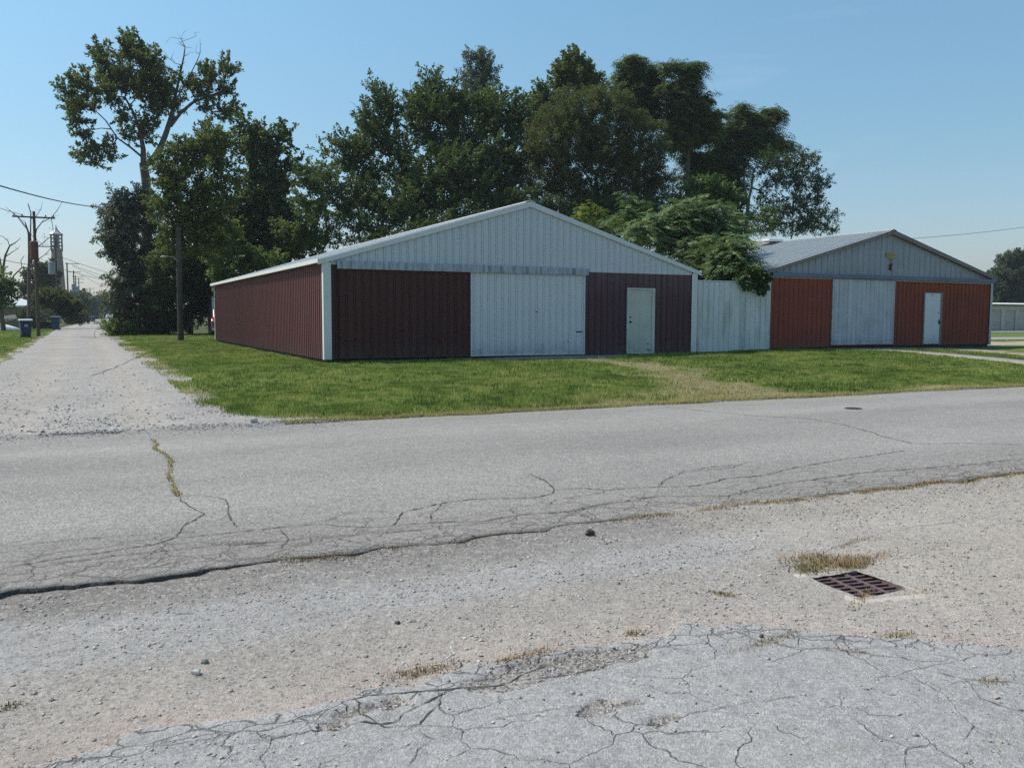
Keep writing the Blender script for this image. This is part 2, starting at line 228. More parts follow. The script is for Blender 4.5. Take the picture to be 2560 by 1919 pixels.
TR['ailan']={'bl':[(40.28,55,20.44,0.34,0.33),(40.3,55,19.87,0.36,0.35),(41.29,55,20.4,0.44,0.33),(42.02,55,20.2,0.61,0.43),(42.97,55,20.78,0.31,0.33),(42.83,55,20.19,0.44,0.36),(42.33,55,19.55,0.61,0.47),(41.46,55,19.21,0.73,0.47),(40.18,55,18.72,0.84,0.35),(39.62,55,18.31,0.43,0.35),(41.05,55,18.47,0.85,0.59),(42.21,55,18.61,0.73,0.59),(43.85,55,18.44,0.49,0.31),(42.96,55,17.99,0.86,0.48),(41.21,55,17.57,1.09,0.71),(42.83,55,17.28,0.98,0.72),(40.51,55,16.58,0.73,0.59),(41.68,55,16.23,1.22,0.71),(43.45,55,16.52,0.99,0.72),(44.79,55,17.13,0.3,0.29),(45.4,55,17.31,0.25,0.29),(44.51,55,16.27,0.75,0.48),(43.63,55,15.36,1.11,0.6),(41.85,55,15.08,1.1,0.59),(40.68,55,15.44,0.73,0.59),(40.99,55,14.42,0.97,0.35)]}
TR['right']={'bl':[(48.42,56,18.31,0.58,0.38),(47.64,56,17.62,0.64,0.45),(49.08,56,17.64,0.78,0.45),(50.71,56,18.06,0.59,0.46),(51.52,56,18.39,0.47,0.38),(52.36,56,18.35,0.26,0.33),(51.88,56,17.68,0.47,0.38),(50.07,56,17.25,0.91,0.51),(47.83,56,16.66,1.03,0.62),(51.08,56,16.85,0.66,0.46),(46.89,56,16.2,0.77,0.62),(49.45,56,16.2,1.17,0.63),(51.76,56,16.28,0.66,0.46),(50.46,56,15.42,1.44,0.76),(48.19,56,15.22,1.16,0.75),(46.45,56,15.07,0.77,0.74),(52.46,56,15.72,0.66,0.51),(53.48,56,15.68,0.48,0.34),(45.85,56,13.92,1.4,0.87),(44.17,56,13.55,1.13,0.86),(44.04,56,12.33,1.39,0.98),(46.21,56,12.49,1.41,0.99),(43.24,56,13.95,0.75,0.49),(47.76,56,13.58,0.9,0.88),(45.61,56,11.47,1.4,0.74),(47.49,56,11.84,0.77,0.75)]}
TR['thin']={'tr':[[(46.32,53,7.35,0.2),(46.36,53,9.14,0.17),(46.5,53,10.56,0.13)],[(46.5,53,10.56,0.1),(46.77,53,11.53,0.08),(46.89,53,12.84,0.06)],[(46.47,53,10.44,0.08),(46.17,53,11.25,0.07),(45.98,53,12.3,0.05)]],'bl':[(47.8,53,13.62,0.74,0.6),(49.37,53,13.86,0.88,0.61),(50.99,53,13.75,0.76,0.49),(51.61,53,14.53,0.38,0.37),(52.77,53,14.44,0.46,0.32),(52.3,53,13.73,0.64,0.5),(53.13,53,13.92,0.28,0.37),(50.05,53,12.83,1.01,0.61),(51.85,53,12.72,0.76,0.62),(53,53,12.93,0.39,0.5),(54.21,53,12.28,0.58,0.38),(54.62,53,12.68,0.29,0.25),(53.39,53,11.73,0.77,0.45),(51.06,53,11.82,0.76,0.62),(49.12,53,11.93,0.63,0.61),(52.42,53,10.8,0.77,0.62),(53.59,53,10.87,0.65,0.5),(50.95,53,10.47,0.89,0.62),(49.5,53,10.14,0.63,0.73),(51.8,53,9.54,1.02,0.74),(53.47,53,9.63,0.78,0.63),(55,53,9.83,0.52,0.33),(55.68,53,10.12,0.26,0.2),(54.69,53,8.94,0.65,0.33),(55.39,53,8.72,0.52,0.2),(53.17,53,8.62,0.9,0.38),(51.18,53,8.65,1.02,0.45),(49.39,53,8.69,0.76,0.49),(48.04,53,10.9,0.5,0.6),(47.21,53,12.39,0.45,0.6)]}
TR['yellow']={'bl':[(45.21,50,9.46,0.47,0.46),(44.78,50,8.76,0.59,0.57),(45.82,50,8.82,0.59,0.57),(45.25,50,8.11,0.94,0.46),(44.08,50,7.83,0.47,0.34)]}
TR['hackb']={'bl':[(37.36,47,10.33,0.64,0.31),(36.72,47,9.98,0.63,0.41),(38.27,47,10.09,0.64,0.42),(39.34,47,9.74,0.65,0.52),(37.64,47,9.43,0.96,0.52),(36.11,47,9.04,0.74,0.51),(40.03,47,8.96,0.54,0.63),(40.19,47,8.13,0.54,0.63)]}
TR['sumac']={'tr':[[(19.9,26.4,0.2,0.07),(19.8,26.4,1.8,0.06),(19.8,26.5,3.4,0.05)]],'bl':[(20.92,28,5.64,0.37,0.28),(21.52,28,5.79,0.44,0.37),(22.28,28,5.71,0.44,0.39),(22.9,28,5.87,0.32,0.29),(20.05,28,5.17,0.49,0.34),(19.48,28,4.91,0.49,0.33),(18.91,28,4.71,0.37,0.22),(20.78,28,5.15,0.56,0.46),(21.68,28,5.25,0.5,0.48),(22.68,28,5.24,0.57,0.48),(23.55,28,5.22,0.32,0.39),(20.2,28,4.71,0.5,0.37),(21.09,28,4.68,0.63,0.46),(22.08,28,4.73,0.63,0.48),(23.09,28,4.77,0.58,0.48),(23.88,28,4.99,0.26,0.39),(20.73,28,4.25,0.44,0.37),(20.9,27.14,4.08,0.61,0.47),(20.9,25.95,4.07,0.59,0.45),(20.9,24.91,4.1,0.46,0.43),(21.11,24.4,3.91,0.22,0.33),(20.9,26.66,3.64,0.54,0.46),(20.9,25.58,3.58,0.58,0.44),(20.9,24.64,3.59,0.46,0.44),(21.26,24.4,3.53,0.22,0.33),(20.9,26.01,3.21,0.54,0.36),(20.9,24.97,3.16,0.52,0.35),(21.13,24.4,3.2,0.28,0.33),(20.9,26.18,2.93,0.36,0.22),(21.32,24.4,4.08,0.17,0.33)]}
TR['bright']={'bl':[(19.85,33,6.23,0.35,0.2),(19.53,33,6.01,0.25,0.16),(20.32,33,6.05,0.28,0.24),(20.25,33,5.71,0.42,0.2),(20.97,33,5.61,0.42,0.27)]}
TR['tallsprout']={'bl':[(20.75,31,6.58,0.17,0.23),(20.92,31,6.14,0.34,0.26),(20.61,31,5.93,0.33,0.33),(21.39,31,5.97,0.34,0.24),(20.93,31,5.56,0.61,0.33),(20.16,31,5.39,0.4,0.26),(21.71,31,5.66,0.34,0.2)]}
TR['fencevine']={'bl':[(20.9,23.5,3.1,0.28,0.13),(21.19,23.5,2.89,0.2,0.16),(21.13,23.5,2.63,0.13,0.16),(20.77,23.5,2.89,0.22,0.13),(20.43,23.5,2.85,0.22,0.06)]}
TR['leftleaf']={'bl':[(-5.99,84,4.53,0.74,0.43),(-5.51,84,4.11,0.45,0.36),(-5.28,84,3.61,0.45,0.36),(-5.73,84,3.39,0.67,0.36),(-5.04,84,3.18,0.3,0.17),(-5.19,84,2.67,0.3,0.17),(-6,84,2.67,0.59,0.29),(-5.49,84,2.89,0.3,0.22)]}
TR['deadtall']={'tr':[[(-4.14,90,0.43,0.17),(-3.96,90,4.79,0.15),(-3.86,90,7.11,0.12),(-3.85,90,8.81,0.09),(-4.09,90,9.8,0.04)],[(-3.69,90,5.57,0.07),(-3.72,90,8.66,0.06),(-3.62,90,10.67,0.05),(-3.83,90,11.5,0.03)],[(-3.87,90,6.34,0.06),(-3.22,90,9.23,0.05),(-2.79,90,9.86,0.04),(-1.94,90,10.37,0.03),(-1.28,90,11.42,0.02),(-1.09,90,11.82,0.01)],[(-3.89,90,5.72,0.05),(-3.25,90,6.51,0.04),(-2.61,90,7,0.03),(-2.03,90,7.72,0.02)],[(-3.83,90,6.65,0.04),(-3.14,90,7.68,0.04),(-2.28,90,8.49,0.03),(-1.7,90,9.14,0.01)],[(-4.09,90,5.79,0.06),(-4.5,90,5.78,0.05),(-5.14,90,5.07,0.06),(-5.5,90,4.37,0.06),(-5.62,90,3.91,0.06)],[(-4.5,90,5.78,0.03),(-4.55,90,6.4,0.03),(-4.26,90,6.87,0.02)],[(-3.91,90,9.19,0.04),(-4.49,90,10.09,0.03),(-5.27,90,10.81,0.02),(-5.59,90,11.09,0.01)],[(-3.33,90,10.22,0.03),(-2.82,90,11.02,0.02),(-2.66,90,11.72,0.01)]],'bare':[(-3.77,90,11.27,0.32,0.23),(-3.16,90,11.08,0.4,0.31),(-1.65,90,10.85,0.49,0.31),(-2.51,90,10.11,0.48,0.39),(-2.26,90,9.27,0.4,0.31),(-2.44,90,7.94,0.4,0.39),(-5.21,90,10.58,0.48,0.39),(-4.29,90,10.02,0.4,0.31),(-2.9,90,8.54,0.32,0.31),(-2.33,90,7.17,0.32,0.31),(-1.52,90,10.55,0.32,0.16),(-2.54,90,8.95,0.4,0.24)]}
TR['deadleft']={'tr':[[(-6.11,88,0.46,0.14),(-5.92,88,4.67,0.12),(-5.78,88,5.8,0.1),(-5.62,88,6.7,0.08),(-5.26,88,7.54,0.06),(-4.79,88,7.86,0.04),(-4.38,88,8.25,0.02)],[(-5.56,88,6.63,0.05),(-5.08,88,7.02,0.03),(-4.61,88,7.34,0.02)],[(-5.26,88,7.54,0.03),(-5.38,88,7.98,0.03),(-5.76,88,8.34,0.02),(-6.21,88,8.39,0.02)],[(-5.93,88,5.42,0.08),(-6.02,88,6.32,0.06),(-6.25,88,7.28,0.05)]],'bare':[(-5.57,88,8.12,0.31,0.23),(-4.86,88,7.7,0.39,0.15),(-4.74,88,7.33,0.23,0.15),(-5.85,88,7.67,0.23,0.3)]}
TR['farconifer']={'bl':[(-5.11,150,8.63,0.35,0.47),(-5.26,150,7.46,0.67,0.73),(-4.31,150,8.27,0.59,0.6),(-3.83,150,8.93,0.49,0.37),(-4.24,150,6.97,0.95,0.79),(-3.63,150,7.76,0.54,0.79),(-4.96,150,6.17,0.81,0.65),(-7,150,6.91,0.4,0.6),(-7.27,150,5.61,0.48,0.78),(-3.81,150,5.93,0.81,0.66),(-5.68,150,5.25,0.75,0.65),(-3.25,150,5.29,0.81,0.53),(-4.52,150,5.4,1.08,0.6),(-7.54,150,4.44,0.48,0.34)]}
TR['hedge']={'bl':[(-3.35,98,3.48,0.53,0.34),(-2.67,98,3.57,0.71,0.34),(-3.3,98,2.88,0.62,0.51),(-2.39,98,2.98,0.8,0.52),(-1.46,98,3.16,0.71,0.43),(-1.64,98,2.38,0.8,0.6),(-0.87,98,2.48,0.63,0.52),(-0.58,98,1.87,0.54,0.52),(-2.87,98,2.12,0.8,0.52),(-3.77,98,2.2,0.53,0.43),(-1.21,98,1.52,0.8,0.43),(-2.12,98,1.69,0.71,0.43),(-0.44,98,1.27,0.45,0.35),(-0.63,98,2.74,0.36,0.26)]}
TR['tallgrass']={'bl':[(-4.41,92,1.44,0.49,0.29),(-3.85,92,1.52,0.5,0.32),(-3.14,92,1.44,0.5,0.29),(-4.43,92,0.96,0.41,0.32),(-3.72,92,0.96,0.5,0.32),(-2.58,92,1.36,0.42,0.24),(-4.83,92,1.28,0.3,0.24)]}
TR['alleybush']={'bl':[(-0.19,150,1.09,0.69,0.53),(0.4,150,0.82,0.55,0.4),(-0.45,150,0.42,0.82,0.48),(-1.05,150,0.56,0.69,0.48),(0.77,150,1.36,0.33,0.4)]}
TR['righttree']={'bl':[(164.27,112,12.94,1.3,0.95),(167.31,112,13.43,1.14,1.11),(162.07,112,9.76,1.29,1.57),(165.73,112,9.85,2.12,2.22),(169.33,112,11.52,1.81,2.4),(161.09,112,6.63,1.29,1.88),(164.79,112,5.9,2.12,2.37),(169.1,112,6.35,2.14,2.88),(171.97,112,9.99,2.49,3.22),(162.47,112,4.3,1.62,1.57),(167.43,112,3.55,2.46,1.59),(171.83,112,3.58,1.99,1.61),(159.82,112,4.27,0.81,1.41),(174.33,112,12.46,2,3.23),(174.91,112,5.22,2.51,3.25)]}
TR['gapbush']={'bl':[(13.22,57,7.67,0.77,0.65),(14.45,57,8.2,0.78,0.57),(15.01,57,7.3,0.59,0.57),(13.58,57,6.58,1.06,0.56),(15.29,57,6.37,0.59,0.38),(16.66,57,6.52,0.59,0.35),(12.1,57,6.98,0.67,0.56),(12.73,57,6.08,0.86,0.37),(14.23,57,5.76,0.88,0.25)]}
TR['under']={'bl':[(26.4,48,8.19,0.89,0.58),(27.51,48,7.97,0.9,0.58),(28.87,48,8.33,1.01,0.69),(30.03,48,7.9,0.92,0.69),(31.2,48,8.26,1.03,0.8),(32.41,48,7.63,0.94,0.81),(33.62,48,8.19,1.05,0.82),(34.63,48,7.33,0.85,0.93),(35.62,48,8.4,0.85,0.73),(30.51,48,7.04,0.82,0.5),(32.91,48,6.55,0.94,0.61)]}
TR['under2']={'bl':[(18.54,49,6.51,0.79,0.43),(19.93,49,7,0.89,0.52),(21.34,49,7.5,0.99,0.53),(22.79,49,8.01,1,0.62),(24.07,49,8.35,0.83,0.63),(25.28,49,8.69,0.74,0.72),(26.1,49,8.02,0.75,0.55),(17.46,49,6.12,0.7,0.34),(16.22,49,5.9,0.61,0.34),(15.35,49,5.62,0.52,0.25)]}
FT=[(0.33,210,4.24,1.15,1.12),(-0.9,230,5.09,0.84,1.02),(1.78,250,4.09,1.38,1.34),(3.47,290,4.76,1.34,1.56),(5.81,330,4.91,1.83,1.78),(8.29,370,4.67,2.06,2),(10.59,400,4.57,2.23,1.8),(13.13,430,4.42,2.4,2.13),(8.52,440,7.99,2.03,1.58),(2.92,360,7.42,1.32,1.28),(1.37,330,7.51,0.91,1.06)]
CR={'moss':[(0.76,11.56),(0.76,10.93),(0.71,10.56),(0.77,10.1),(0.8,9.66),(0.77,9.21),(0.7,8.7),(0.7,8.33),(0.69,7.88),(0.7,7.67)],'c':[[(0.7,7.67),(0.82,7.66),(0.95,7.51),(1.02,7.36),(1.01,7.17),(0.97,6.94),(0.97,6.72),(0.97,6.48)],[(0.7,7.67),(0.68,7.48),(0.73,7.2),(0.8,6.92),(0.64,6.68),(0.55,6.38),(0.4,6.25),(0.14,6.22),(-0.13,6.19),(-0.48,6.07)],[(0.55,6.38),(0.83,6.37),(1.25,6.38),(1.55,6.36),(1.75,6.2),(2.02,6.1)],[(2.02,6.1),(2.24,6.46),(2.38,6.52),(2.66,6.64),(2.92,6.66),(3.15,6.59),(3.42,6.51),(3.63,6.58),(3.75,6.77),(3.82,7.1),(3.84,7.41)],[(3.7,6.68),(3.98,6.68),(4.18,6.54),(4.65,6.42),(5.01,6.34),(5.42,6.45),(5.87,6.45),(6.67,6.65),(7.53,6.83),(8.51,6.92)],[(2.02,6.1),(2.43,6.07),(2.7,5.98),(3.02,6.07),(3.54,6.01),(4,6.11),(4.49,6.13),(5.03,5.92),(5.91,6.12),(6.94,6.17),(7.76,6.08),(9.21,6.05)],[(4.18,6.54),(4.06,6.42),(3.56,6.36),(3.38,6.2)],[(9.01,12.28),(9.02,11.23),(9.18,10.11),(9.6,9.59),(9.47,8.77),(9.17,7.88),(8.96,7.22)],[(8.96,7.22),(9.6,7.01),(10.21,6.64)],[(-0.52,6.56),(-0.11,6.59),(0.32,6.52),(0.69,6.49)],[(-0.23,6.06),(0.19,6.1),(0.64,6.09),(1.18,6.01),(1.69,5.98),(2.3,5.92)],[(1.25,6.38),(1.25,6.05),(1.15,5.82)],[(2.66,6.64),(2.42,6.28),(2.32,6.07)],[(4.65,6.42),(4.88,6.6),(5.42,6.94),(5.76,6.87),(6.31,7.07)],[(5.42,6.94),(5.65,7.01),(6.12,7)],[(1.55,6.36),(1.79,6.58),(2.07,6.54),(2.15,6.41)]],'p':[[(0.52,3.26),(0.66,3.24),(0.83,3.24),(0.94,3.22),(1.07,3.16),(1.13,3.22),(1.33,3.32),(1.45,3.36),(1.56,3.36)],[(0.98,3.49),(0.97,3.28),(1,3.13),(1.13,3.09),(1.25,3.21),(1.31,3.28)],[(1.12,3.06),(1.13,2.97),(1.06,2.92),(0.99,2.82)],[(0.93,3.46),(1.14,3.41),(1.34,3.34),(1.6,3.34),(1.95,3.46)],[(1.36,3.02),(1.58,3),(1.86,2.96)],[(2.95,3.27),(3.04,3.12),(3.21,2.98),(3.43,2.9)],[(3.4,3.13),(3.29,2.97),(3.26,2.89)],[(3.23,3.21),(3.09,3.1)],[(3.46,2.93),(3.42,2.63),(3.48,2.49),(3.67,2.34)],[(2.72,2.45),(2.68,2.25),(2.72,2.16),(2.81,2.13)],[(2.09,2.73),(2.39,2.7),(2.7,2.65)],[(3.48,2.49),(3.37,2.33),(3.4,2.22),(3.41,2.16)],[(3.59,2.8),(3.67,2.63),(3.91,2.64)],[(2.72,2.16),(2.61,2.09),(2.58,2.05)],[(1.71,3.34),(1.94,3.29),(2.2,3.34)],[(3.33,2.73),(3.25,2.39),(3.1,2.18),(2.94,2.09)],[(3.1,2.18),(3.12,2)],[(3.04,4.69),(3.63,4.59),(4.22,4.57),(4.46,4.38)],[(3.83,4.14),(4.65,4.36),(5.27,4.5),(5.83,4.55),(6.63,4.52)],[(4.13,4.05),(5,4.47),(5.37,4.37)]],'edge':[(-0.17,3.43),(0.06,3.52),(0.19,3.6),(0.37,3.5),(0.59,3.44),(0.74,3.47),(0.94,3.5),(1.13,3.53),(1.28,3.52),(1.48,3.59),(1.71,3.61),(1.89,3.59),(2.08,3.52),(2.23,3.52),(2.37,3.52),(2.58,3.54),(2.75,3.54),(3.01,3.49),(3.14,3.42),(3.25,3.33),(3.52,3.12),(3.75,2.92),(3.94,2.73),(4.16,2.46),(4.6,1.9),(5,1)],'holes':[(1.77,3.37,0.22),(2.12,3.38,0.2),(0.99,3.34,0.1),(1.57,3.38,0.12),(2.33,2.99,0.06),(0.8,3.25,0.05),(1.86,2.92,0.09),(2.04,2.73,0.07)],'weeds':[(4.34,4.22),(4.37,4.09),(4.46,4.01),(4.14,4.08),(4.62,4.05),(1.31,3.68),(1.38,3.62),(1.47,3.6),(1.7,3.56),(1.8,3.56),(0.22,3.65),(-0.31,4.02),(2.48,3.6),(3.01,3.21),(3.26,2.95),(3.3,3.91),(3.85,4.62),(4.79,4.36),(5.04,4.42),(4.39,3.44),(3.97,3.5),(3.56,2.42),(3.77,2.43),(3.13,2.02),(3.65,3),(3.92,2.87)]}
# ---------------------------------------------------------------- ground surfaces
def seg_d(x,y,pl):
    d=np.full(np.shape(x),1e9); 
    for (ax,ay),(bx,by) in zip(pl[:-1],pl[1:]):
        dx,dy=bx-ax,by-ay; t=np.clip(((x-ax)*dx+(y-ay)*dy)/(dx*dx+dy*dy+1e-9),0,1); d=np.minimum(d,np.hypot(x-ax-t*dx,y-ay-t*dy))
    return d
TRACK=[(12.9,22.3),(13.2,20.2),(13.0,18),(12.2,15.6),(11.6,13.6),(11.4,12.6)]
def dirt(x,y):
    """0..1 bare earth: the worn track to the barn and the dry verge"""
    tw=np.interp(y,[12.7,13.6,15.5,18,20.5,22.3],[2.3,1.7,.95,.75,.7,.9])
    n=fbm(x,y,.9,4,5)*.85
    a=.6*sm((tw*1.45-seg_d(x,y,TRACK))/(tw*.8)+n)
    edge=sm((.55+.35*vnoise(x,y,2.1,3)-(y-12.72))/.5)*np.where(x>8,1,.8)
    al=sm((.45+.3*vnoise(x,y,1.4,4)-np.abs(np.abs(x-alley_c(y))-1.95))/.35)*np.where(y<60,.55,0)
    apr=sm(1-np.hypot((x-13)/3.4,(y-22.2)/1.5)+n)
    return np.clip(np.maximum.reduce([a,edge,al,apr*.8])+0*x,0,1)
def grid(xs,ys,zf,keep=None):
    X,Y=np.meshgrid(xs,ys); Z=zf(X,Y); V=np.stack([X,Y,Z],-1).reshape(-1,3); nx,ny=len(xs),len(ys)
    i=np.arange((ny-1)*(nx-1)); a=i//(nx-1)*nx+i%(nx-1); F=np.stack([a,a+1,a+nx+1,a+nx],1)
    if keep is not None:
        c=V[F].mean(1); F=F[keep(c[:,0],c[:,1])]
    return V,F
PIT=(4.0,4.4,3.53,3.93)      # opening under the drain grate
def nopit(x,y): return ~((x>PIT[0])&(x<PIT[1])&(y>PIT[2])&(y<PIT[3]))
# base terrain to the horizon
def axis(lo,hi,c0,c1,step,extra=()):
    a=np.arange(c0,c1+1e-6,step); L1=c0-np.geomspace(step,c0-lo,26); H1=c1+np.geomspace(step,hi-c1,26)
    return np.unique(np.round(np.concatenate([L1,a,H1,np.array(extra)]),4))
g=NG('terrain_grass_soil')
n1=g.noise(.35,5); n2=g.noise(6,5); n3=g.noise(45,3)
col=g.mix(n1,(.035,.06,.014),(.075,.085,.03)); col=g.mix(g.ramp(n2,[(.45,0.),(.75,.7)]),col,(.13,.105,.06)); col=g.mix(g.ramp(n3,[(.3,.5),(.7,0.)]),col,(.02,.035,.008))
m_terrain=g.fin(col,.95,g.bump(n3,.6,.03),spec=.15)
V,F=grid(axis(-900,900,-8,40,1.,PIT[:2]),axis(-300,900,-2,50,1.,PIT[2:]),lambda x,y:gz(x,y)-.06,nopit)
tag(link('ground',np_mesh('ground',V,F,m_terrain,smooth=True)),kind='structure')
# ---- street
def asphalt(name,crack=True):
    g=NG(name); X=g.sep()
    ag=g.voro(85,'F1',out='Color'); ag2=g.voro(200,'F1',out='Color'); fine=g.noise(75,4,.7); mid=g.noise(9,5,.6); big=g.noise(.55,4,.5,g.map((.5,1.6,1)))
    gray=g.t.nodes.new('ShaderNodeRGBToBW'); g.link(ag,gray.inputs[0])
    col=g.ramp(gray.outputs[0],[(.15,(.13,.13,.13)),(.5,(.255,.25,.24)),(.85,(.44,.43,.41))])
    col=g.mix(.35,col,g.ramp(fine,[(.3,(.13,.13,.132)),(.7,(.34,.335,.325))]))
    col=g.mix(1.,col,g.ramp(mid,[(.25,.88),(.75,1.08)]),'MULTIPLY')
    col=g.mix(1.,col,g.ramp(big,[(.28,.85),(.7,1.06)]),'MULTIPLY')
    # faint wheel paths
    wp=g.math('SINE',g.math('MULTIPLY',X[1],1.9)); col=g.mix(1.,col,g.ramp(wp,[(0.,.93),(1.,1.04)]),'MULTIPLY')
    h=fine
    if crack:
        wv=g.t.nodes.new('ShaderNodeVectorMath'); wv.operation='ADD'; g.link(g.map((.85,1.5,0)),wv.inputs[0])
        ds=g.t.nodes.new('ShaderNodeVectorMath'); ds.operation='SCALE'; g.link(g.noisec(5,4),ds.inputs[0]); ds.inputs['Scale'].default_value=.34; g.link(ds.outputs[0],wv.inputs[1])
        e=g.voro(2.3,'DISTANCE_TO_EDGE',v=wv.outputs[0]); line=g.ramp(e,[(.009,1.),(.028,0.)])
        e2=g.voro(5.0,'DISTANCE_TO_EDGE',v=wv.outputs[0]); line2=g.ramp(e2,[(.014,1.),(.042,0.)])
        band=g.sstep(g.math('ADD',X[1],g.math('MULTIPLY',g.noise(.7,3),1.1)),7.35,6.5); b2=g.sstep(g.math('ADD',X[1],g.math('MULTIPLY',g.noise(1.1,3),.8)),6.75,6.1)
        ln=g.math('MAXIMUM',g.math('MULTIPLY',line,g.math('MULTIPLY',band,.9)),g.math('MULTIPLY',line2,g.math('MULTIPLY',b2,.8)))
        ln=g.math('MULTIPLY',ln,g.ramp(g.noise(2.2,3),[(.3,.2),(.48,1.)]))
        col=g.mix(g.math('MULTIPLY',ln,.8),col,(.085,.08,.072)); h=g.math('SUBTRACT',fine,g.math('MULTIPLY',ln,1.5))
        col=g.mix(g.math('MULTIPLY',band,.16),col,(.2,.185,.16))
    col=g.mix(1.,col,(.98,.962,.945),'MULTIPLY')
    return g.fin(col,.9,g.bump(h,.8,.010),spec=.3)
m_asph=asphalt('weathered_street_asphalt')
def crackmat(name,c): return plain(name,c,.95,var=.35,scale=60,spec=.1)
m_crack_edge=crackmat('crack_and_edge_shade',(.075,.069,.062)); m_moss=plain('weed_filled_crack',(.2,.17,.06),.95,var=.5,scale=50,spec=.1)
def strip(pl,w,zf,dz,jit=.02,step=.035,r=None):
    """a ragged crack along a polyline as a thin strip"""
    P=[np.array(p,float) for p in pl]; pts=[]
    for a,b in zip(P[:-1],P[1:]):
        n=max(1,int(np.hypot(*(b-a))/step)); pts+=[a+(b-a)*i/n for i in range(n)]
    pts=np.array(pts+[P[-1]]); n=len(pts)
    if n<3: return np.zeros((0,3)),np.zeros((0,4),int)
    off=np.cumsum(r.normal(0,jit*.22,(n,2)),0); off-=np.linspace(0,1,n)[:,None]*off[-1]; pts=pts+np.clip(off,-.035,.035)+r.normal(0,jit*.16,(n,2))
    d=np.gradient(pts,axis=0); d/=np.linalg.norm(d,axis=1)[:,None]+1e-9; nr=np.stack([-d[:,1],d[:,0]],1)
    ww=w*(.25+1.1*r.random(n)**1.5)*np.minimum(1,np.minimum(np.arange(n),n-1-np.arange(n))/4+.15)
    A=pts+nr*ww[:,None]/2; B=pts-nr*ww[:,None]/2; V=np.concatenate([A,B]); V=np.column_stack([V,zf(V[:,0],V[:,1])+dz])
    i=np.arange(n-1); return V,np.stack([i,i+1,i+1+n,i+n],1)
r=np.random.default_rng(3)
def street_z(x,y): return gz(x,y)+.006*fbm(x,y,.9,3,2)
xs=np.concatenate([np.arange(-60,-4,1.),np.arange(-4,10,.045),np.arange(10,16,.12),np.arange(16,90,1.)]); ys=np.concatenate([np.linspace(5.6,6.4,10),np.arange(6.5,12.3,.12),np.linspace(12.3,12.85,8)])
V,F=grid(xs,ys,street_z)
V[:,2]=np.where(V[:,1]<5.63,street_z(V[:,0],V[:,1]),V[:,2])
e0=np.abs(V[:,1]-5.6)<1e-4; V[e0,1]+=.05*fbm(V[e0,0],V[e0,0]*0,.35,4,8)+.03*vnoise(V[e0,0],0,2.3,2)+.028*fbm(V[e0,0],0,.13,2,33)
e1=np.abs(V[:,1]-12.85)<1e-4; V[e1,1]+=.10*fbm(V[e1,0],V[e1,0]*0,.8,3,9)
# skirt: the broken near edge of the paving drops to the lot
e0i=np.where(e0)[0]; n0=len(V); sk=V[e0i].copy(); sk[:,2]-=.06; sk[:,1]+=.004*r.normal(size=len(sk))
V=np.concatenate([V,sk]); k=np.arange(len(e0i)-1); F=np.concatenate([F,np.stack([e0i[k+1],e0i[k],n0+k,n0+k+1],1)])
mi=[0]*(len(F)-len(k))+[1]*len(k)  # skirt faces take the dark crack colour to deepen the edge's shade
for j,pl in enumerate(CR['c']):
    wd=[.014,.014,.013,.018,.016,.016,.01,.022,.016,.011,.012,.01,.01,.014,.012,.009][j]
    v,f=strip(pl,wd*.85,street_z,.004+.0003*j,r=r); F=np.concatenate([F,f+len(V)]); V=np.concatenate([V,v]); mi+=[1]*len(f)
v,f=strip(CR['moss'],.03,street_z,.0035,.02,.02,r=r); F=np.concatenate([F,f+len(V)]); V=np.concatenate([V,v]); mi+=[2]*len(f)
tag(link('street',np_mesh('street',V,F,[m_asph,m_crack_edge,m_moss],mi=mi)),kind='structure')
# manhole-like dark cover in the street
m_iron=plain('dark_iron',(.035,.033,.032),.6,.6)
o=MB().lathe([(.14,-.02),(.14,.006),(.125,.011),(.1,.008),(.0,.009)],20).build('valve_cover',m_iron,loc=(11.41,10.35,float(street_z(11.41,10.35))))
tag(o,'small dark iron cover set flush in the far side of the street','cover')
# ---- parking lot in front of the street
EDGE=np.array(CR['edge'])
def patch_d(x,y):
    """>0 inside the old bluish asphalt slab that fills the near right corner"""
    yb=np.interp(x,EDGE[:,0],EDGE[:,1]); yb=np.where(x<EDGE[0,0],EDGE[0,1]-(EDGE[0,0]-x)*1.1,yb)
    return yb-y
def lot_z(x,y):
    z=.012*fbm(x,y,1.3,3,11)+.0045*fbm(x,y,.11,3,12)
    d=patch_d(x,y)+.05*fbm(x,y,.22,3,21)
    ins=sm(d/.03); hol=np.zeros_like(z)
    for hx,hy,hr in CR['holes']: hol=np.maximum(hol,sm((hr*1.2-np.hypot((x-hx)*.75,(y-hy)*1.9)+.06*fbm(x,y,.13,3,31))/.05))
    z=z+ins*(.017-.02*hol)+.0016*fbm(x,y,.035,2,14)*(1-.5*ins)
    dg=np.hypot((x-4.2)/.55,(y-3.72)/.5); z=z-.012*sm((1.15-dg)/.3)
    z=z+(.021+.018*sm((x-.6)/.6)+.006*fbm(x,y,.25,2,44))*sm((y-5.1)/.45)
    return z-.012
g=NG('broken_lot_paving'); X=g.sep()
pd=g.attr('patch'); hole=g.attr('hole')
yn=g.math('ADD',X[1],g.math('MULTIPLY',g.math('SUBTRACT',g.noise(1.1,5,.6,g.map((.55,1.6,1))),.5),1.0))
stone=g.voro(78,'F1',out='Color'); bw=g.t.nodes.new('ShaderNodeRGBToBW'); g.link(stone,bw.inputs[0]); stv=bw.outputs[0]
stn2=g.voro(48,'F1',out='Color'); bw2=g.t.nodes.new('ShaderNodeRGBToBW'); g.link(stn2,bw2.inputs[0])
fine=g.noise(110,4,.7); mid=g.noise(14,5,.6); big=g.noise(1.6,4)
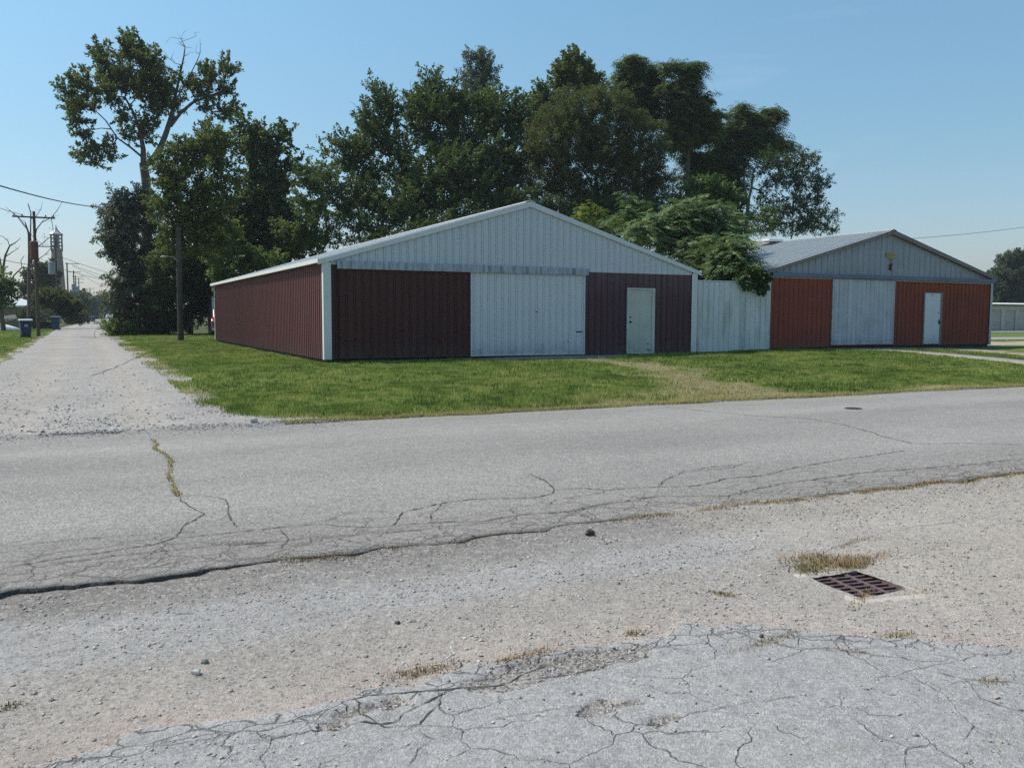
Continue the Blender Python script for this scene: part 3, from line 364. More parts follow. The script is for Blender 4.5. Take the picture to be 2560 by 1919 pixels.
# gravel lane: dark grit by the street, pale worn asphalt, then sand and pink gravel
xr=g.sstep(g.math('ADD',X[0],g.math('MULTIPLY',g.noise(1.3,3),1.2)),4.2,5.6)
lane=g.ramp(g.sstep(yn,3.1,5.75),[(.0,(.40,.37,.342)),(.2,(.365,.342,.312)),(.4,(.338,.32,.295)),(.54,(.345,.343,.338)),(.75,(.355,.357,.355)),(.87,(.28,.272,.258)),(1.,(.215,.203,.188))])
lane=g.mix(g.math('MULTIPLY',xr,.75),lane,(.42,.385,.335))
lane=g.mix(g.ramp(bw2.outputs[0],[(.62,0.),(.8,.55)]),lane,(.46,.43,.40)); 
lane=g.mix(g.ramp(stv,[(.12,.8),(.34,0.)]),lane,(.17,.158,.145))
lane=g.mix(g.ramp(stv,[(.72,0.),(.92,.6)]),lane,(.54,.52,.49))
pk=g.math('MULTIPLY',g.sstep(pd,-.42,-.03),g.ramp(bw2.outputs[0],[(.35,0.),(.6,1.)])); lane=g.mix(g.math('MULTIPLY',pk,.38),lane,(.50,.385,.325))
pit=g.math('MULTIPLY',g.ramp(g.noise(55,3,.6),[(.60,0.),(.70,.8)]),g.ramp(g.noise(2.7,3),[(.35,.3),(.6,1.)])); lane=g.mix(pit,lane,(.12,.11,.10))
lane=g.mix(g.ramp(g.noise(34,2),[(.58,0.),(.72,.35)]),lane,(.42,.28,.22))
# old slab
slab=g.ramp(stv,[(.1,(.25,.248,.245)),(.5,(.385,.382,.378)),(.9,(.53,.525,.515))])
slab=g.mix(.4,slab,g.ramp(fine,[(.3,(.26,.262,.265)),(.7,(.44,.44,.438))]))
slab=g.mix(g.ramp(g.noise(4.2,4,.65,g.map((.8,1.8,1))),[(.58,0.),(.72,.3)]),slab,(.2,.198,.195))
slab=g.mix(g.ramp(g.noise(2.3,4),[(.55,0.),(.75,.3)]),slab,(.40,.38,.33))
pit2=g.math('MULTIPLY',g.ramp(g.noise(38,4,.65),[(.58,0.),(.69,.75)]),g.ramp(g.noise(3.1,4,.6),[(.42,.15),(.6,1.)])); slab=g.mix(pit2,slab,(.15,.145,.135))
dw=g.t.nodes.new('ShaderNodeVectorMath'); dw.operation='ADD'; g.link(g.map((1.0,1.5,0)),dw.inputs[0]); ds=g.t.nodes.new('ShaderNodeVectorMath'); ds.operation='SCALE'; g.link(g.noisec(4,5),ds.inputs[0]); ds.inputs['Scale'].default_value=.3; g.link(ds.outputs[0],dw.inputs[1])
e=g.voro(2.3,'DISTANCE_TO_EDGE',v=dw.outputs[0]); ln=g.math('MULTIPLY',g.ramp(e,[(.004,1.),(.014,0.)]),g.ramp(g.noise(1.7,3),[(.47,0.),(.6,.7)]))
edge_near=g.sstep(pd,.32,.08); e2=g.voro(5.2,'DISTANCE_TO_EDGE',v=dw.outputs[0]); ln2=g.math('MULTIPLY',g.ramp(e2,[(.012,1.),(.035,0.)]),g.math('MULTIPLY',edge_near,.85))
ln=g.math('MAXIMUM',ln,ln2)
slab=g.mix(g.math('MULTIPLY',ln,.75),slab,(.09,.083,.075))
rub=g.ramp(stv,[(.1,(.11,.10,.092)),(.45,(.27,.255,.235)),(.9,(.46,.44,.41))])
slab=g.mix(g.ramp(hole,[(.35,0.),(.6,1.)]),slab,rub)
ins=g.sstep(g.math('ADD',pd,g.math('MULTIPLY',g.math('SUBTRACT',g.noise(26,4),.5),.05)),-.004,.012)
col=g.mix(ins,lane,slab); col=g.mix(1.,col,g.ramp(mid,[(.25,.86),(.75,1.1)]),'MULTIPLY'); col=g.mix(1.,col,g.ramp(big,[(.3,.93),(.7,1.06)]),'MULTIPLY')
hgt=g.math('ADD',g.math('MULTIPLY',stv,.7),g.math('ADD',fine,g.math('MULTIPLY',bw2.outputs[0],.6))); hgt=g.math('SUBTRACT',hgt,g.math('MULTIPLY',g.math('MULTIPLY',ln,ins),1.5))
m_lot=g.fin(col,.92,g.bump(hgt,.9,.014),spec=.25)
xs=np.unique(np.round(np.concatenate([np.arange(-60,-2.5,.8),np.arange(-2.5,9.4,.026),np.arange(9.4,90,.8),PIT[:2]]),4)); ys=np.unique(np.round(np.concatenate([np.arange(-14,1.2,.5),np.arange(1.2,5.72,.022),PIT[2:]]),4))
V,F=grid(xs,ys,lot_z,nopit); me=None
pdv=patch_d(V[:,0],V[:,1])+.05*fbm(V[:,0],V[:,1],.22,3,21); hv=np.zeros(len(V))
for hx,hy,hr in CR['holes']: hv=np.maximum(hv,sm((hr*1.2-np.hypot((V[:,0]-hx)*.75,(V[:,1]-hy)*1.9)+.06*fbm(V[:,0],V[:,1],.13,3,31))/.07+.2))
nbase=len(V); mi=[0]*len(F)
for j,pl in enumerate(CR['p']):
    wd=[.02,.018,.014,.02,.008,.01,.012,.01,.01,.012,.007,.01,.008,.012,.016,.008,.007,.006,.009,.006][j]
    v,f=strip(pl,wd*.42,lot_z,.004+.0002*j,.016,.025,r=r)
    if len(v): v[:,2]=lot_z(v[:,0],v[:,1])+.0035
    F=np.concatenate([F,f+len(V)]); V=np.concatenate([V,v]); mi+=[1]*len(f)
me=np_mesh('parking_lot',V,F,[m_lot,m_crack_edge],mi=mi,smooth=True)
for nm,val in (('patch',pdv),('hole',hv)):
    a=me.attributes.new(nm,'FLOAT','POINT'); a.data.foreach_set('value',np.concatenate([val,np.zeros(len(V)-nbase)]).astype(np.float32))
tag(link('parking_lot',me),kind='structure')
# ---- lawns
g=NG('lawn_soil'); d=g.attr('dirt'); n1=g.noise(1.2,5); n2=g.noise(26,4); n3=g.noise(90,2)
gr=g.mix(n1,(.09,.135,.032),(.13,.17,.042)); gr=g.mix(g.ramp(n2,[(.35,.6),(.6,0.)]),gr,(.045,.07,.014))
so_=g.ramp(n2,[(.3,(.16,.12,.075)),(.6,(.27,.215,.145)),(.75,(.36,.32,.27))])
f_=g.sstep(g.math('ADD',d,g.math('MULTIPLY',g.math('SUBTRACT',g.noise(7,4),.5),.5)),.3,.75)
m_lawn=g.fin(g.mix(f_,gr,so_),.95,g.bump(n3,.5,.02),spec=.15)
def lawn_z(x,y): return gz(x,y)+.022*fbm(x,y,1.1,3,41)*sm((y-12.7)/1.5)+.004
def xr_edge(y): # left edge of the right-hand lawn (mouth of the alley flares)
    return np.interp(y,[12.5,12.75,13.0,13.4,14.2,15.5,18,24,44,64],[3.7,3.4,2.75,2.45,2.1,1.85,1.72,1.75,1.72,1.75])+.10*vnoise(y,0,.9,6)+.06*vnoise(y,0,.25,7)
def lawn_mesh(name,xs,ys,keep=None):
    V,F=grid(xs,ys,lawn_z,keep); me=np_mesh(name,V,F,m_lawn,smooth=True); a=me.attributes.new('dirt','FLOAT','POINT'); a.data.foreach_set('value',dirt(V[:,0],V[:,1]).astype(np.float32)); return tag(link(name,me),kind='structure')
# right lawn: rows follow the alley edge
ys=np.concatenate([np.arange(12.72,24,.18),np.arange(24,66,1.)]); V=[];nx=150
tt=np.concatenate([np.linspace(0,1,110)**1.3*(42),[46,52,60,70,85]])
for y in ys:
    x=xr_edge(y)+tt; yy=y+(.07*fbm(x,x*0,.6,3,51) if y<12.8 else 0*x); V.append(np.stack([x,yy,lawn_z(x,yy)],1))
nx=len(tt); V=np.concatenate(V); i=np.arange((len(ys)-1)*(nx-1)); a_=i//(nx-1)*nx+i%(nx-1); F=np.stack([a_,a_+1,a_+nx+1,a_+nx],1)
me=np_mesh('lawn',V,F,m_lawn,smooth=True); a=me.attributes.new('dirt','FLOAT','POINT'); a.data.foreach_set('value',dirt(V[:,0],V[:,1]).astype(np.float32)); tag(link('lawn',me),kind='structure')
# left lawn strip
def xl_edge(y): return -1.98+.12*vnoise(y,0,1.1,16)+.05*vnoise(y,0,.3,17)
ys=np.concatenate([np.arange(25.2,60,.5),np.arange(60,140,2.)]); V=[]; tt=np.concatenate([np.linspace(0,6,16),[8,11,15,20,28]])
for y in ys:
    x=xl_edge(y)-tt; V.append(np.stack([x,y+0*x,lawn_z(x,y+0*x)],1))
nx=len(tt); V=np.concatenate(V); i=np.arange((len(ys)-1)*(nx-1)); a_=i//(nx-1)*nx+i%(nx-1); F=np.stack([a_+1,a_,a_+nx,a_+nx+1],1)
me=np_mesh('lawn',V,F,m_lawn,smooth=True); a=me.attributes.new('dirt','FLOAT','POINT'); a.data.foreach_set('value',dirt(V[:,0],V[:,1]).astype(np.float32)); tag(link('lawn',me),kind='structure')
# ---- gravel alley
g=NG('alley_gravel'); X=g.sep(); st=g.voro(42,'F1',out='Color'); bw=g.t.nodes.new('ShaderNodeRGBToBW'); g.link(st,bw.inputs[0]); fine=g.noise(90,3,.6); mid=g.noise(5,5); big=g.noise(.5,4)
col=g.ramp(bw.outputs[0],[(.1,(.16,.158,.156)),(.5,(.30,.29,.275)),(.9,(.44,.43,.41))]); col=g.mix(.4,col,g.ramp(fine,[(.3,(.2,.19,.18)),(.7,(.37,.36,.34))]))
xc=g.math('ABSOLUTE',X[0]); tr_=g.ramp(g.math('ABSOLUTE',g.math('SUBTRACT',xc,.8)),[(.1,1.),(.6,0.)])
col=g.mix(g.math('MULTIPLY',tr_,.35),col,(.35,.315,.27)); col=g.mix(1.,col,g.ramp(mid,[(.25,.84),(.75,1.12)]),'MULTIPLY'); col=g.mix(1.,col,g.ramp(big,[(.3,.92),(.7,1.06)]),'MULTIPLY')
m_gravel=g.fin(col,.93,g.bump(g.math('ADD',bw.outputs[0],fine),.7,.012),spec=.2)
ys=np.concatenate([np.linspace(12.55,14,16),np.arange(14.2,30,.25),np.arange(30.5,90,1.),np.arange(90,520,8.)]); V=[]
for y in ys:
    c=float(alley_c(y)); lo=float(np.interp(y,[12.5,26,27,90],[-9,-9,-2.3,-2.3])) if y<90 else c-2.2; hi=max(float(xr_edge(y))+.35,2.0) if y<64 else c+2.0
    if y<13.2: hi+= (13.2-y)*2.2
    x=np.linspace(lo,hi,70); yy=y+(.10*fbm(x,x*0,.7,3,61) if y<12.6 else 0*x)
    V.append(np.stack([x,yy,gz(x,np.maximum(yy,12.71))+.006+.015*fbm(x,yy,.8,3,62)-.02*np.exp(-(np.abs(np.abs(x)-.8)/.3)**2)-(.0 if y>13.0 else .012)],1))
nx=70; V=np.concatenate(V); i=np.arange((len(ys)-1)*(nx-1)); a_=i//(nx-1)*nx+i%(nx-1); F=np.stack([a_,a_+1,a_+nx+1,a_+nx],1)
V[:,2]-=.05*sm((12.95-V[:,1])/.3)
tag(link('alley',np_mesh('alley',V,F,m_gravel,smooth=True)),kind='structure')
# ---- concrete apron, twin-strip drive
m_conc=plain('old_concrete',(.26,.24,.205),.9,var=.22,scale=5,spec=.25); m_concd=plain('dark_concrete',(.2,.185,.165),.9,var=.3,scale=4,spec=.25)  # apron concrete is darker and more varied than the drive's
def slab(name,x0,x1,y0,y1,mat,dz=.02,n=14):
    xs=np.linspace(x0,x1,max(3,int((x1-x0)/.3))); ys=np.linspace(y0,y1,max(3,int((y1-y0)/.4))); V,F=grid(xs,ys,lambda x,y:gz(x,y)+dz)
    b=V.copy(); ny,nx=len(ys),len(xs); bd=[(0,j) for j in range(nx)]+[(i,nx-1) for i in range(ny)]+[(ny-1,j) for j in range(nx-1,-1,-1)]+[(i,0) for i in range(ny-1,-1,-1)]
    idx=[i*nx+j for i,j in bd]; e=V[idx]+np.random.default_rng(2).normal(0,.03,(len(idx),3))*[1,1,0]; V[idx]=e; dn=e.copy(); dn[:,2]-=.12; n0=len(V); V=np.concatenate([V,dn]); k=np.arange(len(idx)-1)
    F=np.concatenate([F,np.stack([np.array(idx)[k+1],np.array(idx)[k],n0+k,n0+k+1],1)]); return tag(link(name,np_mesh(name,V,F,mat)),kind='structure')
slab('apron',10.4,15.2,21.9,23.36,m_concd,.03); slab('driveway',24.7,26.0,13.2,23.7,m_conc,.035); slab('driveway',28.3,30.1,15.5,23.7,plain('gravel_drive',(.22,.195,.15),.95,var=.35,scale=4),.02); slab('driveway',26.0,28.3,22.3,23.7,m_conc,.03)
slab('pavement',50,95,49.5,53,m_conc,.06); slab('pavement',34.6,46,24.4,29,plain('dry_gravel_yard',(.3,.26,.19),.95,var=.3,scale=3),.02)
slab('road',40,120,31.5,36,m_conc,.05)
# ---- grass blades
g=NG('grass_blade'); t=g.attr('tint'); c=g.ramp(t,[(0.,(.085,.135,.032)),(.35,(.18,.255,.052)),(.6,(.29,.35,.082)),(.75,(.38,.35,.13)),(1.,(.48,.40,.23))])
g.fin(c,.6,spec=.25); tb=g.t.nodes.new('ShaderNodeBsdfTranslucent'); g.link(c,tb.inputs[0]); ms=g.t.nodes.new('ShaderNodeMixShader'); ms.inputs[0].default_value=.4; g.link(g.b.outputs[0],ms.inputs[1]); g.link(tb.outputs[0],ms.inputs[2]); g.link(ms.outputs[0],g.out.inputs[0]); m_blade=g.m
def blades(name,x,y,h,w,tint,zf,label,r,lean=.55):
    n=len(x); a=r.uniform(0,2*math.pi,n); dx,dy=np.cos(a)*w/2,np.sin(a)*w/2; la=r.uniform(0,2*math.pi,n); ll=h*lean*r.random(n)
    z=zf(x,y)-.005; V=np.empty((n,3,3)); V[:,0]=np.stack([x-dx,y-dy,z],1); V[:,1]=np.stack([x+dx,y+dy,z],1); V[:,2]=np.stack([x+np.cos(la)*ll,y+np.sin(la)*ll,z+h*np.sqrt(np.maximum(.1,1-(ll/h)**2))],1)
    me=np_mesh(name,V.reshape(-1,3),np.arange(n*3).reshape(-1,3),m_blade,tint); return tag(link(name,me),label,'grass',kind='stuff')
def grass_field(n,x0,x1,y0,y1,r,keep,hmin=.035,hmax=.075):
    x=r.uniform(x0,x1,n); y=r.uniform(y0,y1,n); dd=dirt(x,y); k=keep(x,y)&(r.random(n)>dd*1.08); x,y,dd=x[k],y[k],dd[k]; m=len(x)
    lush=np.clip(.5+.45*fbm(x,y,1.5,2,71)+.4*fbm(x,y,.32,2,74),0,1); h=(hmin+(hmax-hmin)*r.random(m))*(.55+.9*lush)*(1-.45*dd); h*=1+.5*sm((14.6-y)/1.5)*(x<11.5)*(y>12.9)
    t=np.clip(.36+.19*fbm(x,y,1.3,2,72)+.32*fbm(x,y,.26,2,73)+r.normal(0,.12,m)+(r.random(m)<.05)*.35,0,.74); t=np.where(r.random(m)<dd*1.1,np.clip(r.normal(.85,.12,m),.6,1),t)
    return x,y,h,t
inb=lambda x,y:((x>5.85)&(x<18.42)&(y>23.35)&(y<44.6))|((x>21.7)&(x<34)&(y>23.7)&(y<34.5))|((x>10.4)&(x<15.2)&(y>21.9)&(y<23.4))|((x>24.7)&(x<26)&(y>13.2))|((x>28.3)&(x<30.1)&(y>15.5))|((x>26)&(x<28.3)&(y>22.3))
r=np.random.default_rng(11)
kr=lambda x,y:(x>xr_edge(y)-.05+.12*r.normal(size=len(x)))&~inb(x,y)&(y>12.74+.08*fbm(x,x*0,.5,3,75)+.05*np.abs(r.normal(size=len(x))))
A=[grass_field(150000,1.7,20,12.7,17.2,r,kr),grass_field(150000,1.6,28,16.5,24,r,kr),grass_field(60000,18,36,12.7,18,r,kr),grass_field(90000,1.5,7,23,46,r,kr),grass_field(30000,1.5,12,45,64,r,kr)]
x,y,h,t=[np.concatenate([q[i] for q in A]) for i in range(4)]
wd=.0065+.00055*np.hypot(x,y)
# broad leaved weeds and taller tufts in the lawn, and the dry fringe along the street
c=3000; cx_=r.uniform(2,30,c); cy_=12.8+10*r.random(c)**1.4; k=kr(cx_,cy_)&(dirt(cx_,cy_)<.5)&(fbm(cx_,cy_,2.2,2,77)>-.2); cx_,cy_=cx_[k],cy_[k]; q=9; bx2=np.repeat(cx_,q)+r.normal(0,.05,len(cx_)*q); by2=np.repeat(cy_,q)+r.normal(0,.05,len(cx_)*q); m=len(bx2)
bt=np.clip(np.repeat(np.where(r.random(len(cx_))<.5,.08,.58)+r.normal(0,.08,len(cx_)),q)+r.normal(0,.05,m),0,.72)
NF=34000; fx=r.uniform(2.6,34,NF); fy=12.66+.07*fbm(fx,fx*0,.6,3,51)+np.abs(r.normal(0,.10+.05*(fx>8),NF)); fk=fy>12.60
x=np.concatenate([x,bx2,fx[fk]]); y=np.concatenate([y,by2,fy[fk]]); h=np.concatenate([h,r.uniform(.04,.11,m),r.uniform(.02,.06,fk.sum())]); wd=np.concatenate([wd,r.uniform(.02,.045,m),r.uniform(.010,.020,fk.sum())]); t=np.concatenate([t,bt,np.clip(r.normal(.82,.12,fk.sum()),.45,1)])
blades('lawn_grass',x,y,h*1.0,wd,t,lawn_z,'mown green grass covering the lawn in front of the barns',r)
kl=lambda x,y:(x<xl_edge(y)+.05-.1*np.abs(r.normal(size=len(x))))
x,y,h,t=[np.concatenate(q) for q in zip(grass_field(60000,-9,-1.9,25.3,60,r,kl),grass_field(25000,-12,-1.9,60,110,r,kl))]
blades('lawn_grass',x,y,h,.0065+.00055*np.hypot(x,y),t,lawn_z,'mown grass strip along the left side of the gravel alley',r)
# weeds in the street edge and weed-filled crack
pts=np.array(CR['moss']); q=r.uniform(0,len(pts)-1.001,700); i=q.astype(int); f_=(q-i)[:,None]; P=pts[i]*(1-f_)+pts[i+1]*f_+r.normal(0,.02,(700,2))
xe=np.concatenate([r.uniform(.6,9.5,9000),r.uniform(9.5,16,900)]); cl=fbm(xe,xe*0,.5,3,81)+.35*(xe>5)+.16; xe=xe[cl>r.uniform(-.1,.55,len(xe))]; ye=5.585+.05*fbm(xe,xe*0,.35,4,8)-.012+r.normal(0,.034,len(xe))
X_=np.concatenate([P[:,0],xe]); Y_=np.concatenate([P[:,1],ye]); n=len(X_)
blades('edge_weeds',X_,Y_,r.uniform(.012,.04,n),r.uniform(.004,.010,n),np.clip(np.concatenate([r.normal(.35,.15,700),r.normal(.66,.2,n-700)]),0,1),lambda x,y:np.where(y>5.6,street_z(x,y),lot_z(x,y)),'low dry weeds growing along the broken near edge of the street',r,.9)
g=NG('dry_weed'); t=g.attr('tint'); c=g.ramp(t,[(0.,(.09,.12,.035)),(.3,(.22,.19,.075)),(.6,(.33,.25,.14)),(1.,(.32,.19,.12))]); m_dry=g.fin(c,.8,spec=.1)
bpy.data.objects['edge_weeds'].data.materials[0]=m_dry
# tufts on the lot
def tuft(x,y,n,rx,ry,h,green,label,rot=0):
    a=r.normal(0,1,(n,2))*[rx,ry]; px=a[:,0]*math.cos(rot)-a[:,1]*math.sin(rot); py=a[:,0]*math.sin(rot)+a[:,1]*math.cos(rot)
    o=blades('weed_tuft',px,py,h*.6*r.uniform(.3,1.2,n),r.uniform(.003,.009,n),np.clip(r.normal(.78-green*.62,.2,n),0,1),lambda X,Y:lot_z(X+x,Y+y),label,r,1.5)
    o.data.materials[0]=m_dry; o.location=(x,y,0); del o['kind']; o['category']='weed'; o['group']='weeds growing through the lot'; return o
W=CR['weeds']
tuft(*W[0],620,.12,.05,.09,.15,'reddish weed tuft at the back left corner of the drain grate',-.3)
tuft(*W[1],800,.13,.055,.10,.4,'densest green and brown weed tuft behind the drain grate',0)
tuft(*W[2],420,.07,.04,.10,.3,'dark weed tuft hanging over the far edge of the drain grate',.1)
tuft(*W[3],380,.05,.045,.08,.95,'bright green weed tuft at the left corner of the drain grate')
tuft(*W[4],480,.14,.035,.07,.1,'brown weed tuft at the far right corner of the drain grate',.1)
tuft(W[6][0]-.04,W[6][1],900,.10,.03,.045,.2,'orange and green weed mat on the slab edge, left of the white twig',.1)
tuft(W[8][0]+.01,W[8][1]-.02,220,.035,.02,.03,.5,'small weed mat on the slab edge touching the white twig')
tuft(W[9][0]+.04,W[9][1],800,.10,.035,.04,.25,'weed mat beside the pale broken slab pieces at the front middle',.2)
tuft(*W[11],240,.03,.02,.04,.85,'small yellow green tuft alone at the lower left of the lot')
tuft(*W[12],140,.025,.02,.06,.7,'sparse yellow tuft at the far left edge of the picture')
tuft(*W[13],600,.11,.025,.04,.15,'rusty weed mat at the top of the slab edge',.12)
tuft(*W[14],400,.07,.016,.03,.05,'thin reddish weed line in a crack of the old slab',-.9)
tuft(*W[15],400,.055,.018,.04,.5,'olive weed line in a crack of the old slab, right of the reddish one',-1.0)
tuft(*W[16],70,.015,.012,.03,1.,'tiny lone green sprout on the gravel left of the drain')
tuft(*W[17],320,.08,.02,.03,.1,'rust coloured weed patch in the lot between rock and drain',.4)
tuft(*W[18],300,.08,.025,.035,.05,'reddish weed branch lying in a crack beyond the drain',-.3)
tuft(*W[19],300,.09,.025,.035,.1,'reddish weed patch farthest behind the drain',.1)
tuft(*W[20],260,.10,.02,.05,.1,'brown straggly weed at the right end of the drain collar',.5)
tuft(*W[21],200,.04,.02,.04,.4,'low weed at the front corner of the drain collar',-.5)
tuft(*W[22],260,.14,.05,.03,.35,'straw coloured grass patch at the right edge, lower one',.2)
tuft(*W[23],260,.12,.05,.03,.3,'straw coloured grass patch at the right edge, upper one',.2)
tuft(*W[24],260,.06,.03,.05,.6,'green brown tuft in the lower right corner of the lot',.2)
tuft(*W[25],200,.10,.03,.03,.35,'thin yellow weeds on pink gravel below the drain',.2)
# ---- loose stones
def stones(name,x,y,size,zf,mat,label,r,flat=.6,tint=None):
    n=len(x); D=np.array([(1,0,0),(-1,0,0),(0,1,0),(0,-1,0),(0,0,1),(0,0,-1)],float); Fo=np.array([(0,2,4),(2,1,4),(1,3,4),(3,0,4),(2,0,5),(1,2,5),(3,1,5),(0,3,5)])
    P=D[None]*(1+r.uniform(-.35,.35,(n,6,1)))+r.normal(0,.18,(n,6,3)); P*=size[:,None,None]*np.stack([r.uniform(.7,1.3,n),r.uniform(.7,1.3,n),r.uniform(.5,1,n)*flat],1)[:,None]
    a=r.uniform(0,6.28,n); c,s_=np.cos(a)[:,None],np.sin(a)[:,None]; P=np.stack([P[...,0]*c-P[...,1]*s_,P[...,0]*s_+P[...,1]*c,P[...,2]],-1)
    P+=np.stack([x,y,zf(x,y)+size*flat*.25],1)[:,None]; F=(Fo[None]+np.arange(n)[:,None,None]*6).reshape(-1,3)
    me=np_mesh(name,P.reshape(-1,3),F,mat,np.repeat(r.random(n) if tint is None else tint,8)); return tag(link(name,me),label,'gravel',kind='stuff')
g=NG('loose_stone'); t=g.attr('tint'); c=g.ramp(t,[(0.,(.10,.09,.085)),(.12,(.22,.2,.185)),(.45,(.36,.335,.31)),(.7,(.44,.41,.37)),(.85,(.40,.29,.23)),(1.,(.66,.64,.6))]); m_stone=g.fin(g.mix(.25,c,g.ramp(g.noise(120,3),[(.3,.12),(.7,.5)])),.9,spec=.25)
g=NG('alley_stone'); t=g.attr('tint'); c=g.ramp(t,[(0.,(.12,.125,.14)),(.35,(.24,.245,.26)),(.7,(.36,.36,.36)),(1.,(.52,.51,.49))]); m_astone=g.fin(c,.9,spec=.25)
n=60000; x=r.uniform(-2,9.4,n); y=1.4+(5.58-1.4)*r.random(n)**.8; pdv=patch_d(x,y); wgt=np.where(pdv>0,.13,.5)+np.exp(-(np.abs(pdv+.06)/.1)**2)*.5+np.where(pdv>0,sm(.3-pdv)*.2,0)
wgt=np.where((x<.7)&(y<3.4),.7,wgt); wgt*=.35+.65*(fbm(x,y,.5,3,91)>-.15)
for hx,hy,hr in CR['holes']: wgt=np.where(np.hypot((x-hx)*.75,(y-hy)*1.9)<hr*1.1,.95,wgt)
inp=lambda x,y:(np.abs(x-4.2)<.36)&(np.abs(y-3.72)<.36)
k=(r.random(n)<wgt)&~inp(x,y); x,y=x[k],y[k]; sz=.0032+.0105*r.random(len(x))**4; sz*=.75+.2*np.hypot(x,y)/4
stones('loose_gravel',x,y,sz,lot_z,m_stone,'loose pebbles and grit scattered over the broken lot',r)
n=15000; x=r.uniform(-9,3.4,n); y=12.6+13*r.random(n)**1.9; k=(x<xr_edge(y)+.1)&(r.random(n)<np.where(y<16,.9,.5)*np.where(np.abs(np.abs(x)-.8)<.3,.4,1)); x,y=x[k],y[k]; sz=.008+.017*r.random(len(x))**2
stones('loose_gravel',x,y,sz,lambda X,Y:gz(X,np.maximum(Y,12.71))+.004,m_astone,'blue grey gravel stones spread at the mouth of the alley',r)
n=700; x=r.uniform(-3,3.5,n); y=12.62-np.abs(r.normal(0,.35,n)); stones('loose_gravel',x,y,.006+.010*r.random(n),street_z,m_astone,'stray stones dragged from the alley onto the street edge',r)
def rock(name,x,y,s,mat,label,zf=lot_z,seed=1,flat=.8):
    rr=np.random.default_rng(seed); prof=[]
    b=MB(); V=[];F=[];ku,kv=10,6
    for i in range(kv+1):
        for j in range(ku):
            th=math.pi*i/kv; ph=2*math.pi*j/ku; q=1+.22*math.sin(3*ph+seed)*math.sin(th)+rr.normal(0,.07); V.append((s*q*math.sin(th)*math.cos(ph)*1.1,s*q*math.sin(th)*math.sin(ph)*.9,s*flat*(q*math.cos(th)+.75)))
    for i in range(kv):
        for j in range(ku): F.append((i*ku+j,i*ku+(j+1)%ku,(i+1)*ku+(j+1)%ku,(i+1)*ku+j))
    b.add(V,F); return tag(b.build(name,mat,loc=(x,y,float(zf(x,y))-s*.1)),label,'rock')
m_drock=plain('dark_rock',(.06,.052,.05),.85,scale=40); m_lrock=plain('pale_rock',(.5,.48,.44),.85,scale=30); m_grock=plain('grey_rock',(.2,.19,.18),.85,scale=40)
rock('rock',3.29,5.36,.033,m_drock,'dark fist sized rock lying below the edge of the street',seed=4)
rock('rock',.42,4.02,.018,m_lrock,'small pale stone at the left of the lot',seed=5)
rock('rock',.47,4.14,.016,m_grock,'small grey stone just above the pale one at the left of the lot',seed=6)
rock('rock',1.45,4.28,.013,m_drock,'small dark stone on the lot left of centre',seed=7)
rock('rock',3.02,3.27,.011,m_drock,'dark pebble on the old slab near its right crack',seed=8)
rock('rock',2.22,12.95,.05,m_lrock,'white stone at the corner of lawn and alley',lawn_z,9)
o=MB().tube([(0,0,.01),(.03,.012,.02),(.055,.03,.012),(.05,.06,.03),(.056,.085,.035)],[.004,.005,.005,.004,.002],6).build('twig',m_lrock,loc=(1.45,3.60,.03)); tag(o,'bleached white twig bent on the weeds of the slab edge','twig')
# ---------------------------------------------------------------- storm drain
m_rust=plain('rusty_grate_iron',(.13,.085,.085),.75,.3,var=.35,scale=30); m_pit=plain('pit_concrete',(.05,.045,.04),.95)
GR=math.radians(-9.5); gc=(4.205,3.712); gzv=float(lot_z(np.array([4.2]),np.array([3.72]))[0])
dr=thing('storm_drain','rusty iron storm drain grate set in a worn concrete collar','drain',(gc[0],gc[1],-.012),GR)
hw,hl=.212,.245
b=MB()
g=NG('collar_concrete'); n=g.noise(6,5); n2=g.noise(60,3); m_collar=g.fin(g.mix(g.ramp(n,[(.4,0.),(.7,.7)]),g.ramp(n2,[(.3,(.36,.335,.29)),(.7,(.44,.41,.36))]),(.30,.275,.23)),.9,g.bump(n2,.4,.006),spec=.2)
def ring(o0,o1,i0,i1,z,zi,zo,mb):
    """frame with uneven outer outline sloping to the opening"""
    N=10; V=[];F=[]; rr=np.random.default_rng(5)
    def side(h0,h1): 
        p=[(-h0+2*h0*i/N,-h1) for i in range(N)]+[(h0,-h1+2*h1*i/N) for i in range(N)]+[(h0-2*h0*i/N,h1) for i in range(N)]+[(-h0,h1-2*h1*i/N) for i in range(N)]; return p
    A=side(o0,o1); B=side(i0,i1); C_=side(i0,i1); n=len(A)
    for k,p in enumerate(A): q=rr.normal(0,.014,2); V.append((p[0]+q[0],p[1]+q[1],zo))
    for p in B: V.append((p[0],p[1],z))
    for p in C_: V.append((p[0],p[1],zi))
    for k in range(n):
        j=(k+1)%n; F+=[(k,j,n+j,n+k),(n+k,n+j,2*n+j,2*n+k)]
    mb.add(V,F)
ring(.35,.36,hw+.006,hl+.006,-.002,-.30,-.016,b)
b.build('collar',m_collar,dr,smooth=False)
b=MB(); b.box(-hw-.02,-hl-.02,-.42,hw+.02,hl+.02,-.40); b.build('pit_floor',m_pit,dr)
b=MB(); zt=-.011; th=.035
for x in (-hw,-hw/3-.006,hw/3-.006): pass
xs=[-hw,-hw+.02]; 
b.box(-hw,-hl,zt-th,-hw+.018,hl,zt); b.box(hw-.018,-hl,zt-th,hw,hl,zt)
for c in (-hw*.335,hw*.335): b.box(c-.012,-hl+.0,zt-th,c+.012,hl,zt-.0015)
rows=9
for i in range(rows): y=-hl+(2*hl)*i/(rows-1); b.box(-hw+.019,max(-hl,y-.0095),zt-th+.003,hw-.019,min(hl,y+.0095),zt-.0035)
